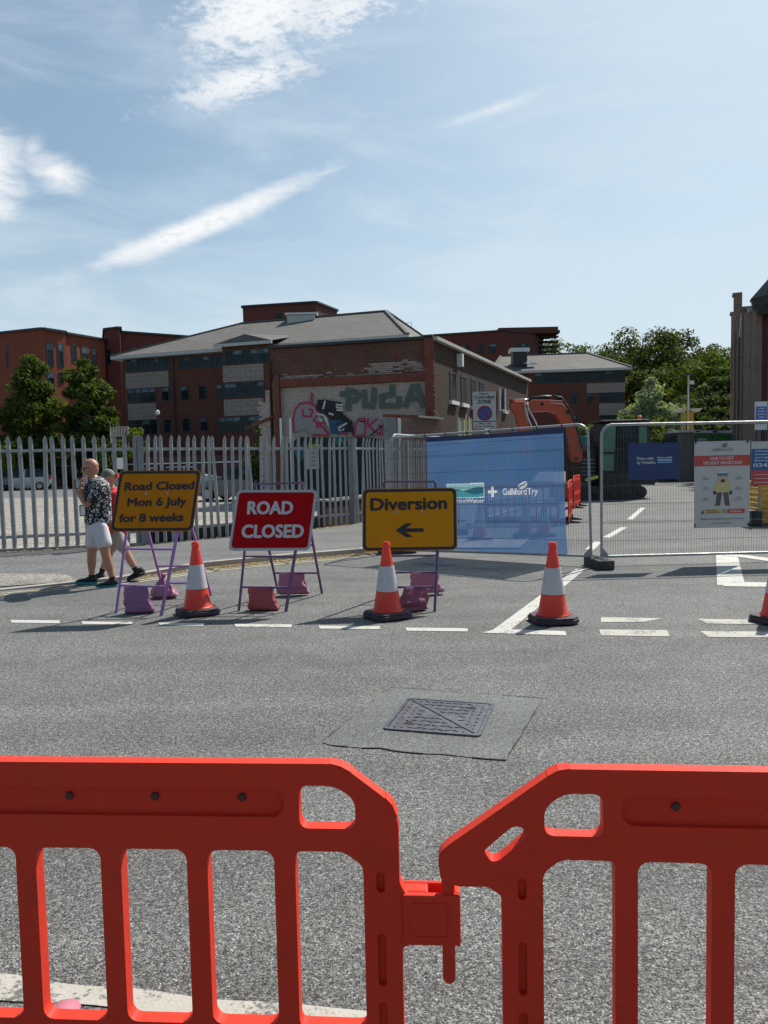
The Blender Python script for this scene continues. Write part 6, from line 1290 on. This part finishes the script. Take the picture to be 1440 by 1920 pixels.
def person(label, base, J, Y, body_m, shirt_m, short_m, shoem, solem, sc, hand_d, extra=None, socks=None, group=None):
    t = thing('person', label, 'person', base, 0, group); B = Vector(base)
    j = {k: P(v[0], v[1], Y+v[2])-B for k, v in J.items()}
    ch = [([(j['pelvis'], .12*sc), (j['belly'], .125*sc), (j['chest'], .135*sc), (j['uchest'], .09*sc), (j['neck'], .055*sc), (j['head']+Vector((0, 0, -.03)), .05*sc)], None),
          ([(j['hipN'], .09*sc), (j['kneeN'].lerp(j['hipN'], .5), .085*sc), (j['kneeN'], .060*sc), (j['kneeN'].lerp(j['ankN'], .35), .064*sc), (j['kneeN'].lerp(j['ankN'], .75), .042*sc), (j['ankN'], .037*sc)], (0, 0)),
          ([(j['hipF'], .09*sc), (j['kneeF'].lerp(j['hipF'], .5), .085*sc), (j['kneeF'], .060*sc), (j['kneeF'].lerp(j['ankF'], .35), .064*sc), (j['kneeF'].lerp(j['ankF'], .75), .042*sc), (j['ankF'], .037*sc)], (0, 0)),
          ([(j['shN'].lerp(j['uchest'], .22)+Vector((0, 0, -.015)), .056*sc), (j['shN'].lerp(j['elN'], .5), .050*sc), (j['elN'], .042*sc), (j['elN'].lerp(j['wrN'], .4), .042*sc), (j['wrN'], .028*sc)], (0, 3)),
          ([(j['shF'].lerp(j['uchest'], .22)+Vector((0, 0, -.015)), .056*sc), (j['shF'].lerp(j['elF'], .5), .050*sc), (j['elF'], .042*sc), (j['elF'].lerp(j['wrF'], .4), .042*sc), (j['wrF'], .028*sc)], (0, 3))]
    mes = [skin_me(ch)]; hm, HM = head_me(j['head'], pi+.25, radians(16), sc*1.0); mes.append(hm)
    for w, e, c_ in (('wrN', 'elN', .55), ('wrF', 'elF', .75)): mes += hand_chains(j[w], (j[w]-j[e]).normalized()*1.0+Vector(hand_d), Vector((.5, 0, .6)), c_, sc)
    joinme('body', mes, body_m, t)
    sl = [([(j['pelvis']+Vector((0, 0, -.085)), (.190*sc, .165*sc)), (j['pelvis']+Vector((0, 0, .0)), (.185*sc, .165*sc)), (j['belly'], (.175*sc, .165*sc)), (j['chest'], (.185*sc, .165*sc)), (j['uchest'], (.185*sc, .15*sc)), (j['uchest'].lerp(j['neck'], .75), .095*sc), (j['neck'], .066*sc)], None),
          ([(j['shN']+Vector((.0, -.01, .0)), .120*sc), (j['shN'].lerp(j['elN'], .78), .080*sc)], (0, 4)), ([(j['shF'], .112*sc), (j['shF'].lerp(j['elF'], .78), .080*sc)], (0, 4))]
    tm_ = MB()
    for s_, e_ in (('shN', 'elN'), ('shF', 'elF')):
        pts = [j['uchest'].lerp(j[s_], .35)+Vector((0, 0, -.02)), j[s_]+Vector((0, 0, -.01)), j[s_].lerp(j[e_], .4), j[s_].lerp(j[e_], .8)]; tm_.tube(pts, [.115*sc, .098*sc, .092*sc, .088*sc], 18)
    joinme('shirt', [skin_me(sl[:1]), tm_.mesh('s', shirt_m, True)], shirt_m, t)
    k = .46
    sh = [([(j['pelvis']+Vector((0, 0, .06)), (.140*sc, .135*sc)), (j['pelvis']+Vector((0, 0, -.06)), (.145*sc, .14*sc))], None)]
    for h, n_ in (('hipN', 'kneeN'), ('hipF', 'kneeF')): sh.append(([(j[h].lerp(j[n_], .2), .108*sc), (j[h].lerp(j[n_], .55), .106*sc), (j[h].lerp(j[n_], .80), .104*sc)], (0, 1)))
    joinme('shorts', [skin_me(sh)], short_m, t)
    for a, b, kn in (('heelN', 'toeN', 'ankN'), ('heelF', 'toeF', 'ankF')): shoe('shoe', j[a], j[b], t, shoem, solem)
    for an, kn in (('ankN', 'kneeN'), ('ankF', 'kneeF')):
        f_ = socks or .10; joinme('sock', [skin_me([([(j[an]+Vector((0, 0, -.02)), .044*sc), (j[an].lerp(j[kn], f_*.5), .044*sc), (j[an].lerp(j[kn], f_), (.047 if f_ < .2 else .055)*sc)], None)])], sockb, t)
    return t, j, HM
bm1 = G(183, 1099); base1 = (bm1.x, bm1.y, 0)
J1 = dict(pelvis=(184, 975, 0), belly=(184, 952, 0), chest=(183, 925, 0), uchest=(181, 907, 0), neck=(176, 896, 0), head=(170, 878, 0),
          hipN=(191, 988, -.09), kneeN=(198, 1039, -.13), ankN=(211, 1085, -.10), hipF=(176, 988, .09), kneeF=(172, 1039, .08), ankF=(172, 1081, .12),
          shN=(187, 912, -.19), elN=(163, 948, -.24), wrN=(144, 919, -.14), shF=(176, 910, .17), elF=(157, 940, .22), wrF=(152, 914, .10),
          heelN=(221, 1101, -.10), toeN=(181, 1103, -.10), heelF=(181, 1096, .12), toeF=(142, 1095, .12))
Ym = bm1.y+.02
man, jm, HM = person('bald man in black and white patterned shirt and white shorts walking left', base1, J1, Ym, skin1, shirtmat(), wshort, shoeb, sole, 1.0, (0, 0, .6), group='people walking past the fence')
for jn in ('heelN', 'toeN', 'heelF', 'toeF'): pass
mb = MB(); 
for sd in (-1, 1): mb.bar(HM @ Vector((.085, sd*.012, .012)), HM @ Vector((.078, sd*.062, .012)), .012, .034); mb.bar(HM @ Vector((.076, sd*.068, .018)), HM @ Vector((-.01, sd*.081, .012)), .006, .008)
mb.build('sunglasses', mat('sunglass_black', (.01, .01, .012), .2), man)
cupm = glassmat('clear_plastic', (.35, .42, .42), .15); p = P(146, 908, Ym-.14); tag(MB().lathe([(.026, -.05), (.030, .03), (.012, .055), (.012, .075)], 16).build('drinks_bottle', cupm, smooth=True, loc=p), 'small clear bottle held up in the hands of the bald man', 'bottle')
p = P(156, 957, Ym-.12); bagp = thing('phone_pouch', 'small white pouch with black edge hanging at the waist of the bald man', 'bag', p); MB().box((0, 0, 0), (.075, .03, .135), Matrix.Rotation(.1, 3, 'Y')).build('pouch', whitef, bagp, bevel=.01); MB().me(shape2d([rrect(-.042, -.072, .042, .072, .012), rrect(-.033, -.062, .033, .062, .01)], .034), (0, 0, 0), (1, 0, 0), (0, 0, 1), (0, -1, 0)).build('edging', shoeb, bagp); MB().tube([(0, 0, .06), (.02, .0, .20), (.10, -.0, .38)], .006, 6).build('strap', shoeb, bagp)
bm2 = G(225, 1089); base2 = (bm2.x, bm2.y, 0); Y2 = bm2.y+.02
J2 = dict(pelvis=(217, 994, 0), belly=(216, 975, 0), chest=(215, 947, 0), uchest=(214, 928, 0), neck=(209, 914, 0), head=(203, 896, 0),
          hipN=(221, 1004, -.08), kneeN=(238, 1040, -.08), ankN=(258, 1074, -.06), hipF=(212, 1004, .08), kneeF=(203, 1044, .08), ankF=(189, 1075, .10),
          shN=(220, 932, -.16), elN=(222, 965, -.18), wrN=(206, 985, -.16), shF=(211, 932, .14), elF=(205, 962, .18), wrF=(192, 975, .12),
          heelN=(273, 1077, -.06), toeN=(240, 1090, -.06), heelF=(195, 1089, .10), toeF=(164, 1088, .10))
wom, jw, HM2 = person('person in red t-shirt and stone shorts striding behind the leftmost sign', base2, J2, Y2, skin2, redt, gshort, shoeb, shoeb, .9, (0, 0, 0), socks=.42, group='people walking past the fence')
hc = bpy.data.meshes.new('c'); b_ = bmesh.new(); bmesh.ops.create_uvsphere(b_, u_segments=20, v_segments=14, radius=1)
for v in list(b_.verts):
    if v.co.z < -.15: b_.verts.remove(v)
b_.to_mesh(hc); b_.free(); hc.transform(HM2 @ Matrix.Translation((-.004, 0, .018)) @ Matrix.Diagonal((.098, .078, .105, 1))); MB().me(hc).build('cap', mat('grey_green_cap', (.15, .16, .13), .8), wom, smooth=True)
MB().prism(roundpoly([(-.03, -.03), (.03, -.03), (.03, .03), (-.03, .03)], .015), HM2 @ Vector((-.105, 0, .0)), (0, 1, 0), (0, 0, 1), (1, 0, 0), .03).build('cap_strap', redt, wom)
